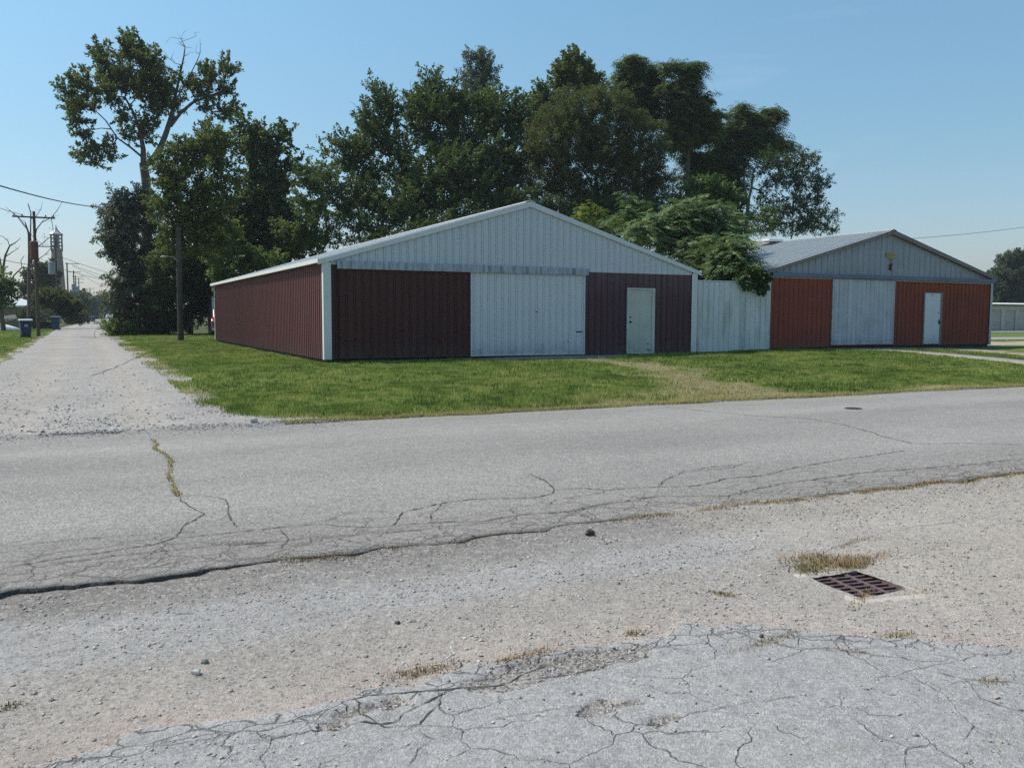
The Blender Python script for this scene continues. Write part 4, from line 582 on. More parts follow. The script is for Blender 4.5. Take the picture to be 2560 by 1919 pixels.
b.build('grate',m_rust,dr,bevel=.002)
# ---------------------------------------------------------------- pole barns
m_brown=painted('brown_steel',(.145,.05,.045),.5,.25,spec=.25,dirt=(.10,.075,.065),dirtamt=.4)
m_brown2=painted('faded_brown_steel',(.085,.038,.043),fade=(.135,.085,.09),rough=.5,streak=.3,spec=.25,dirt=(.10,.065,.075),dirtamt=.4)
m_dkbrown=painted('dark_brown_steel',(.078,.029,.027),.55,.25,spec=.2,dirt=(.08,.055,.05),dirtamt=.35)
m_white=painted('white_steel',(.55,.575,.60),.5,.05,dirt=(.40,.42,.42),dirtamt=.15)
m_whited=painted('white_door_steel',(.60,.62,.64),.45,.05,mud=.6,dirt=(.40,.42,.43),dirtamt=.2)
m_trim=painted('white_trim',(.62,.64,.64),.5,.06,mud=.25,dirt=(.5,.5,.48),dirtamt=.3)
m_galv=painted('galvanised_steel',(.36,.40,.45),.42,.18,metal=.35,dirt=(.22,.24,.27),dirtamt=.5)
g=NG('spangled_track'); v=g.map((1,1,.4)); st=g.noise(5,3,.6,g.map((2.2,1,.2))); m_track=g.fin(g.ramp(st,[(.35,(.17,.20,.245)),(.5,(.30,.345,.40)),(.68,(.42,.46,.5))]),.5,g.bump(st,.1,.02),.25)
m_red=painted('rusty_red_steel',(.235,.056,.032),.6,.25,fade=(.34,.075,.032),ftop=(1.9,2.55),spec=.2,dirt=(.12,.045,.04),dirtamt=.5)
m_redd=painted('red_door_steel',(.25,.06,.034),.6,.2,fade=(.30,.07,.034),ftop=(1.9,2.6),spec=.2,dirt=(.14,.05,.04),dirtamt=.4)
m_bdoor=painted('cream_door',(.50,.52,.46),.55,.08,dirt=(.30,.29,.24),dirtamt=.4)
m_frame=painted('door_frame_paint',(.55,.56,.55),.55,.12,dirt=(.3,.28,.27),dirtamt=.6)
m_found=plain('dark_wood_skirt',(.05,.042,.035),.95); m_black=plain('black_metal',(.015,.015,.017),.5,.4)  # skirt boards in one dark brown wood tone
m_roofw=painted('white_roof_steel',(.62,.62,.60),.45,.05,mud=0,dirt=(.5,.48,.45),dirtamt=.3)
m_gwhite=painted('chalky_white_door',(.46,.49,.52),.55,.18,dirt=(.27,.29,.31),dirtamt=.6)
m_grime=painted('galvanised_gable',(.30,.325,.36),.5,.22,metal=.2,dirt=(.25,.235,.21),dirtamt=.6)
m_dark=plain('barn_interior',(.02,.018,.017),.95)
S_=.30
# ---- barn 1
bx,by,bz=5.92,23.38,.41; W,LN,HE,HP=12.44,21.2,2.70,4.57
B1=thing('pole_barn','large brown and white metal pole barn with white gable and closed white sliding door','barn',(bx,by,bz))
prof=lambda u,h=HE,p=HP,w=W: h+(p-h)*(1-abs(u-w/2)/(w/2))
X,Y,Z=(1,0,0),(0,1,0),(0,0,1)
MB().sheet((0,0,0),X,Z,(0,-1,0),.19,12.25,lambda u:(2.56,prof(u)-.04),phase=.09,brk=(W/2,)).build('gable',m_white,B1)
MB().sheet((0,.012,0),X,Z,(0,-1,0),8.12,12.25,lambda u:(0,2.575),phase=.09).build('front_wall',m_brown2,B1)
MB().sheet((0,.02,0),X,Z,(0,-1,0),.19,8.12,lambda u:(0.02,2.57),phase=.09).build('front_wall',m_dkbrown,B1)
b=MB().sheet((0,0,0),Y,Z,(-1,0,0),.1,LN,lambda u:(.0,HE-.03),rib=.028,bw=.075,tw=.03,phase=.06,minor=False); b.build('side_wall',m_brown,B1)
b=MB().sheet((W,0,0),Y,Z,(1,0,0),.1,LN,lambda u:(.0,HE-.03),phase=.06,minor=False); b.build('side_wall',m_brown,B1)
MB().sheet((0,LN,0),X,Z,(0,1,0),0,W,lambda u:(0,prof(u)-.04),brk=(W/2,),minor=False).build('back_wall',m_brown,B1)
MB().box(.06,.06,-.3,W-.06,.10,.03).box(.06,LN-.1,-.3,W-.06,LN-.06,.03).box(.06,.1,-.3,.10,LN-.1,.03).box(W-.1,.1,-.3,W-.06,LN-.1,.03).build('foundation',m_found,B1)
sl=math.atan2(HP-HE,W/2); OV=.17
def roof(P,w,he,hp,ln,ov,mat,fr=.05,bk=.15,rib=.02):
    s=math.hypot(w/2,hp-he); d=((w/2)/s,0,(hp-he)/s); r=[]
    for sg in (1,-1):
        O=(w/2,-fr,hp+.03); Vd=(-sg*d[0],0,-d[2]); N=(-sg*d[2],0,d[0])
        k=ov/d[0]
        b=MB().sheet(O,Y,Vd,N,0,ln+fr+bk,lambda u:(0,s+k),rib=rib,minor=False,phase=.1); 
        b.build('roof',mat,P)
    b=MB().prism([(w/2-.17,hp-.005),(w/2,hp+.046),(w/2+.17,hp-.005),(w/2+.17,hp+.010),(w/2,hp+.064),(w/2-.17,hp+.010)],1,-fr-.01,ln+bk); b.build('ridge_cap',mat,P)
roof(B1,W,HE,HP,LN,OV,m_roofw)
# rake trims: an L of white metal under the roof edge
def rake(P,w,he,hp,mat,hgt=.2,ov=.1,t=.06):
    for sg in (-1,1):
        q=[(w/2,hp+.025),(w/2+sg*(w/2+ov),he+.025-ov*(hp-he)/(w/2)),(w/2+sg*(w/2+ov),he-hgt*.75-ov*(hp-he)/(w/2)),(w/2,hp-hgt)]
        b=MB().prism(q if sg<0 else q[::-1],1,-t,-.022); b.build('rake_trim',mat,P,bevel=.006)
rake(B1,W,HE,HP,m_trim,.14,.17)
MB().box(-.035,-.036,0,.18,-.021,2.62).box(-.035,-.02,0,-.028,.12,2.62).build('corner_trim',m_trim,B1)
MB().box(W-.19,-.036,0,W+.035,-.021,2.62).box(W+.028,-.02,0,W+.035,.12,2.62).build('corner_trim',m_trim,B1)
b=MB().box(-.034,LN-.12,0,-.029,LN,2.6); b.build('corner_trim',m_trim,B1)
# eave trim, left and right
for sg,x in ((-1,-OV),(1,W+OV)):
    MB().box(x-.012,-.05,HE-.10-OV*.3+.05,x+.012,LN+.15,HE-.0-OV*.3+.06).build('eave_trim',m_trim,B1)
    MB().box(min(x,x-sg*OV)+.014,-.02,HE-.05-OV*.3+.02,max(x,x-sg*OV)-.014,LN,HE-.045-OV*.3+.02).build('soffit',m_trim,B1)
# sliding doors and track
def pdoor(P,name,x0,x1,z0,z1,y,mat,edge,phase,ew=.035,label=None):
    o=MB().sheet((0,y,0),X,Z,(0,-1,0),x0+ew,x1-ew,lambda u:(z0+.03,z1),phase=phase,rib=.016).build(name,mat,P)
    b=MB().box(x0,y-.022,z0,x0+ew,y+.02,z1).box(x1-ew,y-.022,z0,x1,y+.02,z1).box(x0+ew,y-.021,z0,x1-ew,y+.02,z0+.035).build('door_edge',edge,o)
    if label: o['label']=label
    return o
d1=pdoor(B1,'sliding_door',.40,4.24,.02,2.50,-.062,m_dkbrown,m_dkbrown,.13,label='dark brown sliding door')
d2=pdoor(B1,'sliding_door',4.262,8.12,.02,2.49,-.062,m_whited,m_trim,.03,label='white sliding door')
MB().box(7.80,-.084,.70,8.03,-.0785,.735).build('handle',m_black,d2,bevel=.003)
for x,z,s in ((6.42,1.32,.03),(7.52,.42,.02),(6.62,.30,.015)): MB().box(x-s,-.083,z-s*.5,x+s,-.0785,z+s*.4).build('dent',m_black,d2)
# stain low on the white door: a scuffed patch of dirt
b=MB().box(.33,-.135,2.45,8.21,-.04,2.475).box(.33,-.137,2.476,8.21,-.117,2.655).box(.33,-.116,2.64,8.21,-.022,2.658); tr=b.build('door_track',m_track,B1)
for i in range(14): MB().box(.6+i*.58,-.142,2.50,.63+i*.58,-.1375,2.63).build('bracket',m_galv,tr)
# walk door
b=MB().box(9.70,-.055,0,9.765,.03,2.10).box(10.66,-.055,0,10.765,.03,2.10).box(9.765,-.053,2.045,10.66,.03,2.10); fr=b.build('door_frame',m_frame,B1)
wd=MB().box(9.768,-.028,.05,10.657,.02,2.042).build('walk_door',m_bdoor,B1,bevel=.004)
MB().box(9.70,-.075,-.01,10.76,-.0,.045).build('threshold',m_trim,B1)
MB().lathe([(.03,0),(.03,.008),(.013,.012),(.013,.03),(.027,.04),(.03,.055),(.02,.068),(0.0,.07)],12).build('knob',m_black,wd).matrix_local=Matrix.Translation((9.83,-.028,1.02))@Matrix.Rotation(math.pi/2,4,'X')
MB().lathe([(.026,0),(.024,.018),(0,.02)],12).build('deadbolt',m_black,wd).matrix_local=Matrix.Translation((9.83,-.028,1.17))@Matrix.Rotation(math.pi/2,4,'X')
MB().box(10.5,-.0305,.30,10.54,-.0281,.34).build('rust_spot',m_found,wd); MB().box(10.47,-.0305,.10,10.62,-.0281,.13).build('rust_spot',m_found,wd)
# ---- barn 2
cx2,cy2,cz2=21.77,23.78,.487; W2,L2,HE2,HP2=12.17,10.4,2.75,4.40
B2=thing('pole_barn','smaller rusty red metal barn with grey galvanised gable and bluish door track','barn',(cx2,cy2,cz2))
p2=lambda u:HE2+(HP2-HE2)*(1-abs(u-W2/2)/(W2/2))
MB().sheet((0,0,0),X,Z,(0,-1,0),.1,W2-.1,lambda u:(2.55,p2(u)-.04),pitch=.305,phase=.16,bw=.05,tw=.024,rib=.022,brk=(W2/2,),minor=False).build('gable',m_grime,B2)
MB().sheet((0,.01,0),X,Z,(0,-1,0),6.35,W2-.1,lambda u:(.03,2.55),phase=.05).build('front_wall',m_red,B2)
MB().sheet((0,.015,0),X,Z,(0,-1,0),.1,6.35,lambda u:(.03,2.55),phase=.05).build('front_wall',m_redd,B2)
MB().sheet((0,0,0),Y,Z,(-1,0,0),.05,L2,lambda u:(0,HE2-.02),minor=False).build('side_wall',m_red,B2)
MB().sheet((W2,0,0),Y,Z,(1,0,0),.05,L2,lambda u:(0,HE2-.02),minor=False).build('side_wall',m_red,B2)
MB().sheet((0,L2,0),X,Z,(0,1,0),0,W2,lambda u:(0,p2(u)-.03),brk=(W2/2,),minor=False).build('back_wall',m_red,B2)
MB().box(.06,.05,-.3,W2-.06,.09,.06).box(.06,.1,-.3,.1,L2-.06,.06).box(W2-.1,.1,-.3,W2-.06,L2-.06,.06).build('foundation',m_found,B2)
m_roof2=painted('galvanised_roof',(.50,.52,.52),.45,.15,metal=.15,mud=0,dirt=(.42,.43,.40),dirtamt=.5)
roof(B2,W2,HE2,HP2,L2,.12,m_roof2,fr=.16,bk=.1,rib=.042)
m_rake2=painted('weathered_rake',(.20,.18,.18),.6,.25,dirt=(.16,.11,.09),dirtamt=.5)
rake(B2,W2,HE2,HP2,m_rake2,.13,.12,.15)
MB().box(W2/2-1.05,L2*.52,HP2-.01,W2/2-.25,L2*.6,HP2+.09).build('roof_patch',m_roofw,B2,bevel=.03).rotation_euler=(0,0,0)
MB().box(-.03,-.032,0,.11,-.024,2.62).box(-.03,-.022,0,-.024,.1,2.62).build('corner_trim',m_galv,B2)
MB().box(W2-.11,-.032,0,W2+.03,-.024,2.62).box(W2+.024,-.022,0,W2+.03,.14,2.62).build('corner_trim',m_galv,B2)
m_btrack=painted('blue_grey_track',(.12,.155,.225),.45,.15,metal=.3,dirt=(.10,.12,.16),dirtamt=.4)
MB().box(.14,-.16,2.545,W2+.0,-.05,2.56).box(.14,-.165,2.561,W2,-.145,2.685).box(.14,-.144,2.676,W2,-.024,2.69).build('door_track',m_btrack,B2)
MB().box(.1,-.05,2.50,W2-.1,-.024,2.54).build('header',m_galv,B2)
pdoor(B2,'sliding_door',.13,3.06,.02,2.50,-.06,m_redd,m_redd,.1,label='rusty red sliding door')
pdoor(B2,'sliding_door',3.09,6.34,.09,2.50,-.085,m_gwhite,m_gwhite,.02,label='chalky white sliding door with grey streaks')
MB().box(8.06,-.05,.03,8.105,.03,2.11).box(8.985,-.05,.03,9.13,.03,2.11).box(8.105,-.048,2.07,8.985,.03,2.11).build('door_frame',m_rake2,B2)
wd2=MB().box(8.11,-.06,.07,8.98,-.02,2.07).build('walk_door',m_whited,B2,bevel=.004)
m_rustb=plain('rusty_latch',(.10,.045,.03),.8,.3)
MB().box(8.91,-.085,.86,8.975,-.062,1.03).box(8.93,-.10,.89,8.985,-.086,.95).build('latch',m_rustb,wd2,bevel=.004)
MB().lathe([(.022,0),(.02,.02),(0,.022)],10).build('deadbolt',m_black,wd2).matrix_local=Matrix.Translation((8.88,-.06,1.30))@Matrix.Rotation(math.pi/2,4,'X')
MB().box(8.48,-.064,1.94,8.50,-.0605,2.04).box(8.47,-.064,1.985,8.51,-.0605,2.005).build('nail_holes',m_rustb,wd2)
# old sign stain and light fitting in the gable
m_ochre=plain('ochre_remnant',(.30,.24,.10),.8,var=.3,scale=20)
b=MB(); V=[(5.86,-.028,3.56),(6.1,-.028,3.58),(6.34,-.028,3.53),(6.44,-.028,3.44),(6.36,-.028,3.36),(6.12,-.028,3.32),(5.9,-.028,3.38)]; b.add(V,[tuple(range(7))[::-1]]); n=len(V); b.prism([(v[0],v[2]) for v in V],1,-.031,-.027); b.build('faded_sign',m_ochre,B2)
lt=MB().box(6.08,-.06,2.92,6.2,-.026,3.16).build('wall_light',m_rustb,B2,bevel=.01)
MB().lathe([(.05,0),(.055,.05),(.03,.11),(0,.13)],10,c=(6.14,-.12,2.95)).build('lamp_globe',plain('dusty_glass',(.35,.3,.25),.4),lt)
MB().tube([(6.14,-.03,3.16),(6.14,-.035,3.33)],.012,6).build('conduit',m_rustb,lt)
MB().box(.16,-.10,-.03,.62,-.075,-.0).build('base_board',m_rustb,B2)
# ---- fence between the barns
g=NG('mildewed_white_steel'); st=g.noise(1,5,.6,g.map((5,5,.5))); X_=g.sep()
mil=g.math('MULTIPLY',g.ramp(g.noise(1,4,.6,g.map((2.6,1,.6),loc=(3.1,0,.4))),[(.46,0.),(.7,.8)]),g.sstep(X_[2],2.3,1.5))
m_fence=g.fin(g.mix(mil,g.ramp(st,[(.3,(.52,.55,.55)),(.7,(.64,.66,.66))]),(.30,.34,.30)),.55)
fe=thing('metal_fence','white ribbed metal fence with green mildew joining the two barns','fence',(18.46,23.52,.36))
MB().sheet((0,0,0),X,Z,(0,-1,0),0,3.28,lambda u:(.0,2.43+.0*u),phase=.1).build('panel',m_fence,fe)
MB().box(0,-.03,2.431,3.28,.05,2.46).build('top_rail',m_trim,fe)
b=MB()
for z in (.4,1.3,2.2): b.box(0,.02,z,3.28,.06,z+.09)
b.build('back_rail',m_found,fe)
# ---------------------------------------------------------------- vegetation
def leafmat(name,stops,trans=.35,rough=.6):
    g=NG(name); c=g.ramp(g.attr('tint'),stops); g.fin(c,rough,spec=.3)
    tb=g.t.nodes.new('ShaderNodeBsdfTranslucent'); g.link(g.mix(.5,c,(.10,.14,.015)),tb.inputs[0]); ms=g.t.nodes.new('ShaderNodeMixShader'); ms.inputs[0].default_value=trans
    g.link(g.b.outputs[0],ms.inputs[1]); g.link(tb.outputs[0],ms.inputs[2]); g.link(ms.outputs[0],g.out.inputs[0]); return g.m
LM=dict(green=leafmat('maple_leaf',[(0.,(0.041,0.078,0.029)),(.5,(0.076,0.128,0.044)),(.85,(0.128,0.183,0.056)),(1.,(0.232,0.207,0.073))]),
 yellowish=leafmat('yellowish_maple_leaf',[(0.,(0.067,0.098,0.029)),(.5,(0.128,0.165,0.046)),(1.,(0.232,0.232,0.073))],.45),  # yellower maple leaf tone
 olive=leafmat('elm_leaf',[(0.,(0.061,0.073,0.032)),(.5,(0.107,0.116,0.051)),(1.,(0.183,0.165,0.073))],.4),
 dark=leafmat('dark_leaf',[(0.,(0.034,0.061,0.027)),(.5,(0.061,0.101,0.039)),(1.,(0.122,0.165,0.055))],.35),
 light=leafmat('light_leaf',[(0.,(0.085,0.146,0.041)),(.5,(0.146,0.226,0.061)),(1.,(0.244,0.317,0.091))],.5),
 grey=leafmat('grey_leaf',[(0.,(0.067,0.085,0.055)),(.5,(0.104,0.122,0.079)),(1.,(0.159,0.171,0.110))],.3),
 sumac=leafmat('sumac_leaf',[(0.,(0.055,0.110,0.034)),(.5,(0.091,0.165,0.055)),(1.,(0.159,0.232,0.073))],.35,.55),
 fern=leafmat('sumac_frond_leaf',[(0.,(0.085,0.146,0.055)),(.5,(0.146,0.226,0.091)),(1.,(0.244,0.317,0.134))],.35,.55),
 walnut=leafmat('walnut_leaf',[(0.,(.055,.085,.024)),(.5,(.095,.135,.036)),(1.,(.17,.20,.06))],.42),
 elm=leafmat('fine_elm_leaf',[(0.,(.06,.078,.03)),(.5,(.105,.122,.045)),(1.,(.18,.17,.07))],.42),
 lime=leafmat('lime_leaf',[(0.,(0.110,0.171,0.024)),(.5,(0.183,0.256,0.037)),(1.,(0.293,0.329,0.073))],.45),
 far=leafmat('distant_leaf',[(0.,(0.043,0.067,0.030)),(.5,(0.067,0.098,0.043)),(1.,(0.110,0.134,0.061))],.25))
def barkmat(name,a,b_):
    g=NG(name); n=g.noise(1,6,.65,g.map((9,9,1.6))); return g.fin(g.ramp(n,[(.3,a),(.7,b_)]),.95,g.bump(n,.6,.04),spec=.15)
m_bark=barkmat('tree_bark',(.06,.052,.045),(.15,.13,.11)); m_dead=barkmat('dead_wood',(.09,.065,.055),(.17,.125,.105))
def tubes(A,B,ra,rb,k):
    A=np.asarray(A);B=np.asarray(B);d=B-A; d/=np.linalg.norm(d,axis=1)[:,None]+1e-9; ref=np.where(np.abs(d[:,2:3])<.9,[[0,0,1.]],[[1.,0,0]]); a=np.cross(d,ref); a/=np.linalg.norm(a,axis=1)[:,None]+1e-9; b=np.cross(d,a)
    t=np.arange(k)*2*np.pi/k; off=a[:,None]*np.cos(t)[None,:,None]+b[:,None]*np.sin(t)[None,:,None]
    V=np.concatenate([A[:,None]+off*np.asarray(ra)[:,None,None],B[:,None]+off*np.asarray(rb)[:,None,None]],1).reshape(-1,3)
    i=np.arange(len(A))[:,None]*2*k; j=np.arange(k)[None]; j2=(j+1)%k; F=np.stack([i+j,i+j2,i+k+j2,i+k+j],-1).reshape(-1,4); return V,F
def spread(bl,dens,r,shell=.45,flat=1.25):
    P=[];O=[]
    for x,y,z,rx,rz in bl:
        n=max(3,int(math.pi*rx*rz*dens+r.random())); ry=flat*(rx*rz)**.5
        d=r.normal(size=(n,3)); d/=np.linalg.norm(d,axis=1)[:,None]; q=r.random(n)**shell; sp=r.random(n)<.16; q=np.where(sp,q+.1+.42*r.random(n),q); d[:,2]=np.where(sp,np.abs(d[:,2])*.9+.1,d[:,2])
        P.append(np.array([x,y,z])+d*q[:,None]*[rx,ry,rz]); O.append(d)
    return np.concatenate(P),np.concatenate(O)
def skeleton(trunk,tips,r,step=.55,pf=.35,jit=.10,droop=0.):
    """grow branches from the trunk polylines to every tip"""
    N=[];par=[];fix=[];pl=[]
    for k,t in enumerate(trunk):
        t=np.array(t,float); prev=-1
        if k>0 and N: q=np.array(N); prev=int(np.argmin(np.linalg.norm(q-t[0,:3],axis=1)))
        for a,b in zip(t[:-1],t[1:]):
            n=max(1,int(np.linalg.norm(b[:3]-a[:3])/step))
            for i in range(n):
                s=i/n; N.append(a[:3]*(1-s)+b[:3]*s); par.append(prev); fix.append(a[3]*(1-s)+b[3]*s); pl.append(0 if prev<0 else pl[prev]+step); prev=len(N)-1
        N.append(t[-1,:3]); par.append(prev); fix.append(t[-1,3]); pl.append(pl[prev]+step)
    nt_=len(N); cap=nt_+len(tips)*40; NA=np.empty((cap,3)); NA[:nt_]=N; PL=np.empty(cap); PL[:nt_]=np.array(pl)*.35; n=nt_
    d0=np.min(np.linalg.norm(tips[:,None]-NA[None,:nt_],axis=2),axis=1); leafn=[]
    low=NA[0,2]+ (NA[:nt_,2].max()-NA[0,2])*.25; PL[:nt_]+=np.where(NA[:nt_,2]<low,3.,0)
    for ti in np.argsort(d0):
        p=tips[ti]; v=NA[:n]-p; dist=np.sqrt((v*v).sum(1)); c=dist+pf*PL[:n]+np.where(v[:,2]>0,v[:,2]*.5,0); j=int(np.argmin(c)); q=NA[j].copy(); m=min(38,max(1,int(dist[j]/step)))
        b0=j
        for i in range(1,m+1):
            s=i/m; pt=q*(1-s)+p*s; 
            if i<m: pt=pt+r.normal(0,jit*step,3)+[0,0,math.sin(math.pi*s)*dist[j]*.06-droop*s*(1-s)*dist[j]]
            NA[n]=pt; PL[n]=PL[b0]+dist[j]/m; par.append(b0); fix.append(0); b0=n; n+=1
        leafn.append((ti,b0))
    N=NA[:n]; par=np.array(par); fix=np.array(fix); R=np.zeros(n)
    for ti,j in leafn: R[j]=.007**2.3
    for i in range(n-1,-1,-1):
        if R[i]==0: R[i]=.006**2.3
        if par[i]>=0: R[par[i]]+=R[i]
    R=R**(1/2.3); R[:nt_]=np.maximum(fix[:nt_],0)
    tipdir=np.zeros_like(tips)
    for ti,j in leafn: tipdir[ti]=N[j]-N[par[j]]
    tipdir/=np.linalg.norm(tipdir,axis=1)[:,None]+1e-9
    for i in range(nt_,n): R[i]=min(R[i],max(.008,R[par[i]]*.92))
    return N,par,R,tipdir
def wood(name,N,par,R,mat,parent,rmin=0.):
    e=np.where((par>=0)&(R>=rmin))[0]; big=e[R[e]>.035]; sm_=e[R[e]<=.035]; Vs=[];Fs=[];o=0
    for idx,k in ((big,9),(sm_,4)):
        if len(idx)==0: continue
        ra=np.minimum(R[par[idx]],R[idx]*1.5+.004); V,F=tubes(N[par[idx]],N[idx],ra,R[idx],k); Vs.append(V);Fs.append(F+o);o+=len(V)
    me=np_mesh(name,np.concatenate(Vs),np.concatenate(Fs),mat,smooth=True); return link(name,me,parent)
def leaves(name,tips,tdir,per,ls,spr,mat,parent,r,droop=.35,asp=.55,tvar=.16,sl=.8):
    n=len(tips)*per; base=np.repeat(tips,per,0); D=np.repeat(tdir,per,0)
    u=r.random(n); lat=(spr*(1.05-.75*u))[:,None]
    pos=base+D*(sl*(u-.35))[:,None]+r.normal(0,1,(n,3))*lat; pos[:,2]-=sl*.25*np.maximum(droop,0)*u*u
    ax=D*1.0+r.normal(0,.65,(n,3)); ax[:,2]-=droop; ax/=np.linalg.norm(ax,axis=1)[:,None]
    nr=r.normal(0,.55,(n,3)); nr[:,2]+=.75; sd_=np.cross(nr,ax); sd_/=np.linalg.norm(sd_,axis=1)[:,None]+1e-9; up_=np.cross(ax,sd_)
    l=ls*r.uniform(.5,1.45,n)[:,None]; w_=l*asp*.5
    V=np.empty((n,4,3)); V[:,0]=pos; V[:,1]=pos+ax*l*.45+sd_*w_+up_*l*.12; V[:,2]=pos+ax*l; V[:,3]=pos+ax*l*.45-sd_*w_+up_*l*.12
    ct=np.repeat(r.normal(0,.17,len(tips)),per); t=np.clip(.45+ct+r.normal(0,tvar,n)+(r.random(n)<.02)*.35,0,1)
    me=np_mesh(name,V.reshape(-1,3),np.arange(n*4).reshape(-1,4),mat,t); return link(name,me,parent)
def fronds(name,tips,tdir,per,fl,nl,ll,mat,parent,r,droop=.5,lw=.32):
    """pinnate leaves: nl pairs of leaflets on each drooping stalk"""
    n=len(tips)*per; a=r.uniform(0,2*np.pi,n); out=np.stack([np.cos(a),np.sin(a),r.uniform(-.1,.75,n)],1); out/=np.linalg.norm(out,axis=1)[:,None]; L_=fl*r.uniform(.65,1.15,n)
    b=np.repeat(tips,per,0)+r.normal(0,fl*.12,(n,3)); s=np.linspace(.18,1,nl); 
    C_=b[:,None]+out[:,None]*(s[None,:,None]*L_[:,None,None]); C_[...,2]-=droop*(s[None]**2)*L_[:,None]
    T_=np.gradient(C_,axis=1); T_/=np.linalg.norm(T_,axis=2)[...,None]+1e-9; side=np.cross(T_,[0,0,1.]); side/=np.linalg.norm(side,axis=2)[...,None]+1e-9
    roll=r.normal(0,.35,n)[:,None,None]; upv=np.cross(side,T_); side=side*np.cos(roll)+upv*np.sin(roll); upv=np.cross(side,T_)
    prof=(np.sin(np.pi*(.12+.83*s))**.6)[None,:,None]; Vs=[]
    for sg in (1,-1):
        lx=side*sg*.86+T_*.42; lx=lx-np.array([0,0,.28])+r.normal(0,.12,lx.shape); lx/=np.linalg.norm(lx,axis=2)[...,None]; l=ll*prof*r.uniform(.85,1.1,(n,nl,1)); ww=l*lw*.5
        Vs.append(np.stack([C_,C_+lx*l*.4+T_*ww,C_+lx*l,C_+lx*l*.4-T_*ww],2))
    V=np.concatenate(Vs,1).reshape(-1,3); m=n*nl*2; t=np.clip(np.repeat(.45+r.normal(0,.17,n),nl*2)+r.normal(0,.08,m),0,1)
    me=np_mesh(name,V,np.arange(m*4).reshape(-1,4),mat,t); return link(name,me,parent)
DENS,PER,SPR,FR,SL=1.35,2.0,.72,2.0,1.0
def tree(kind,label,cat,data,mat,trunk=None,dens=12,per=30,ls=.15,spr=.22,droop=.35,asp=.55,group=None,seed=0,frond=None,bark=None,trad=.22,along=.8,flat=1.25,bs=1.12,pf=.35,leafname='crown',step=.55,rmin=0.,fill=0):
    r=np.random.default_rng(100+seed); bl=data.get('bl',[]); base=None
    tr=trunk or data.get('tr')
    if tr is None:
        A=np.array(bl); c=np.average(A[:,:3],axis=0,weights=A[:,3]*A[:,4]); bx_,by_=c[0],c[1]; g0=float(gz(bx_,by_)); zt=A[:,2].max()
        hm=max(.3,c[2]-g0); tr=[[(bx_,by_,g0-.1,trad),(bx_+.1*r.normal(),by_,g0+hm*.5,trad*.85),(bx_+.25*r.normal(),by_,g0+hm*.8,trad*.6)]]
    o0=np.array(tr[0][0][:3]); T=thing(kind,label,cat,tuple(o0),0,group)
    if frond: dens=dens*FR
    sh=lambda P:[tuple(np.array(q[:3])-o0)+tuple(q[3:]) for q in P]
    tr=[sh(t) for t in tr]
    tips,od=spread([(a,b,c,d*bs,e*bs) for a,b,c,d,e in sh(bl)],dens*DENS,r,flat=flat) if bl else (np.zeros((0,3)),np.zeros((0,3))); nb=0
    if 'bare' in data: bt,_=spread(sh(data['bare']),6 if bl else 9,r,.6); nb=len(bt); tips=np.concatenate([tips,bt])
    N,par,R,td=skeleton(tr,tips,r,step=step,pf=pf)
    wood('trunk',N,par,R,bark or m_bark,T,rmin)
    lt=tips[:len(tips)-nb]; ld=td[:len(tips)-nb]
    if len(lt) and not frond:
        rp=np.array([[0,0,.55-.5*droop]]); ld=.45*ld+.75*od+rp+r.normal(0,.28,lt.shape); ld/=np.linalg.norm(ld,axis=1)[:,None]
    if len(lt):
        if frond: fronds(leafname,lt,ld,*frond,mat,T,r,droop=droop)
        else: leaves(leafname,lt,ld,int(per*PER),ls,spr*SPR,mat,T,r,droop,asp,sl=along*SL)
    return T
tree('maple_tree','tall maple beside the alley with a bare dead top above its leafy spreading limbs','tree',TR['maple'],LM['yellowish'],bs=.93,dens=12,per=34,ls=.2,spr=.17,seed=1,along=1.15,droop=.15)
tree('vine_tree','shaggy vine draped tree hanging over the alley left of the maple trunk','tree',TR['vine'],LM['grey'],trunk=[[(3.9,64.3,.1,.16),(3.8,64.3,2.5,.14),(3.5,64.3,5,.1),(3.2,64.2,6.6,.06)]],dens=15,per=34,ls=.15,spr=.2,droop=1.0,seed=2,asp=.5)
tree('bush','low green bush at the alley edge under the vine draped tree','bush',TR['lowbush'],LM['light'],dens=22,per=30,ls=.12,spr=.14,seed=3,trad=.05)
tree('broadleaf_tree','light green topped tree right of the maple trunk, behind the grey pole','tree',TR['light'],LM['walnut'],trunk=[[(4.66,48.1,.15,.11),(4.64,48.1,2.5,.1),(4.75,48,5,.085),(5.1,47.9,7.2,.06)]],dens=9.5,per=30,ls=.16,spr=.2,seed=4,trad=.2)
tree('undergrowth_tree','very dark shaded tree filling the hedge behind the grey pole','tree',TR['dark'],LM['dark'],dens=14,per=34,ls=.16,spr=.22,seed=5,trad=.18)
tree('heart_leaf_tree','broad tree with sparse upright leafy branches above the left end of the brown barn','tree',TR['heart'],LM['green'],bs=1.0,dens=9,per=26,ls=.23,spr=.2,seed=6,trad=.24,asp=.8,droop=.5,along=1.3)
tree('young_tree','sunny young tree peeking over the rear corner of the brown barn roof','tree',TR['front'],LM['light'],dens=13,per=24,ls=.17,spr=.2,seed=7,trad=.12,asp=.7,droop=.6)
tree('silver_maple','widest dark green maple rising behind the left half of the brown barn roof','tree',TR['silver'],LM['green'],bs=1.05,dens=12,per=34,ls=.18,spr=.17,seed=8,along=1.45,droop=.2)
tree('slender_tree','slender grey leaved tree top standing up behind the widest maple','tree',TR['airy'],LM['grey'],dens=12,per=22,ls=.16,spr=.22,seed=9,trad=.2)
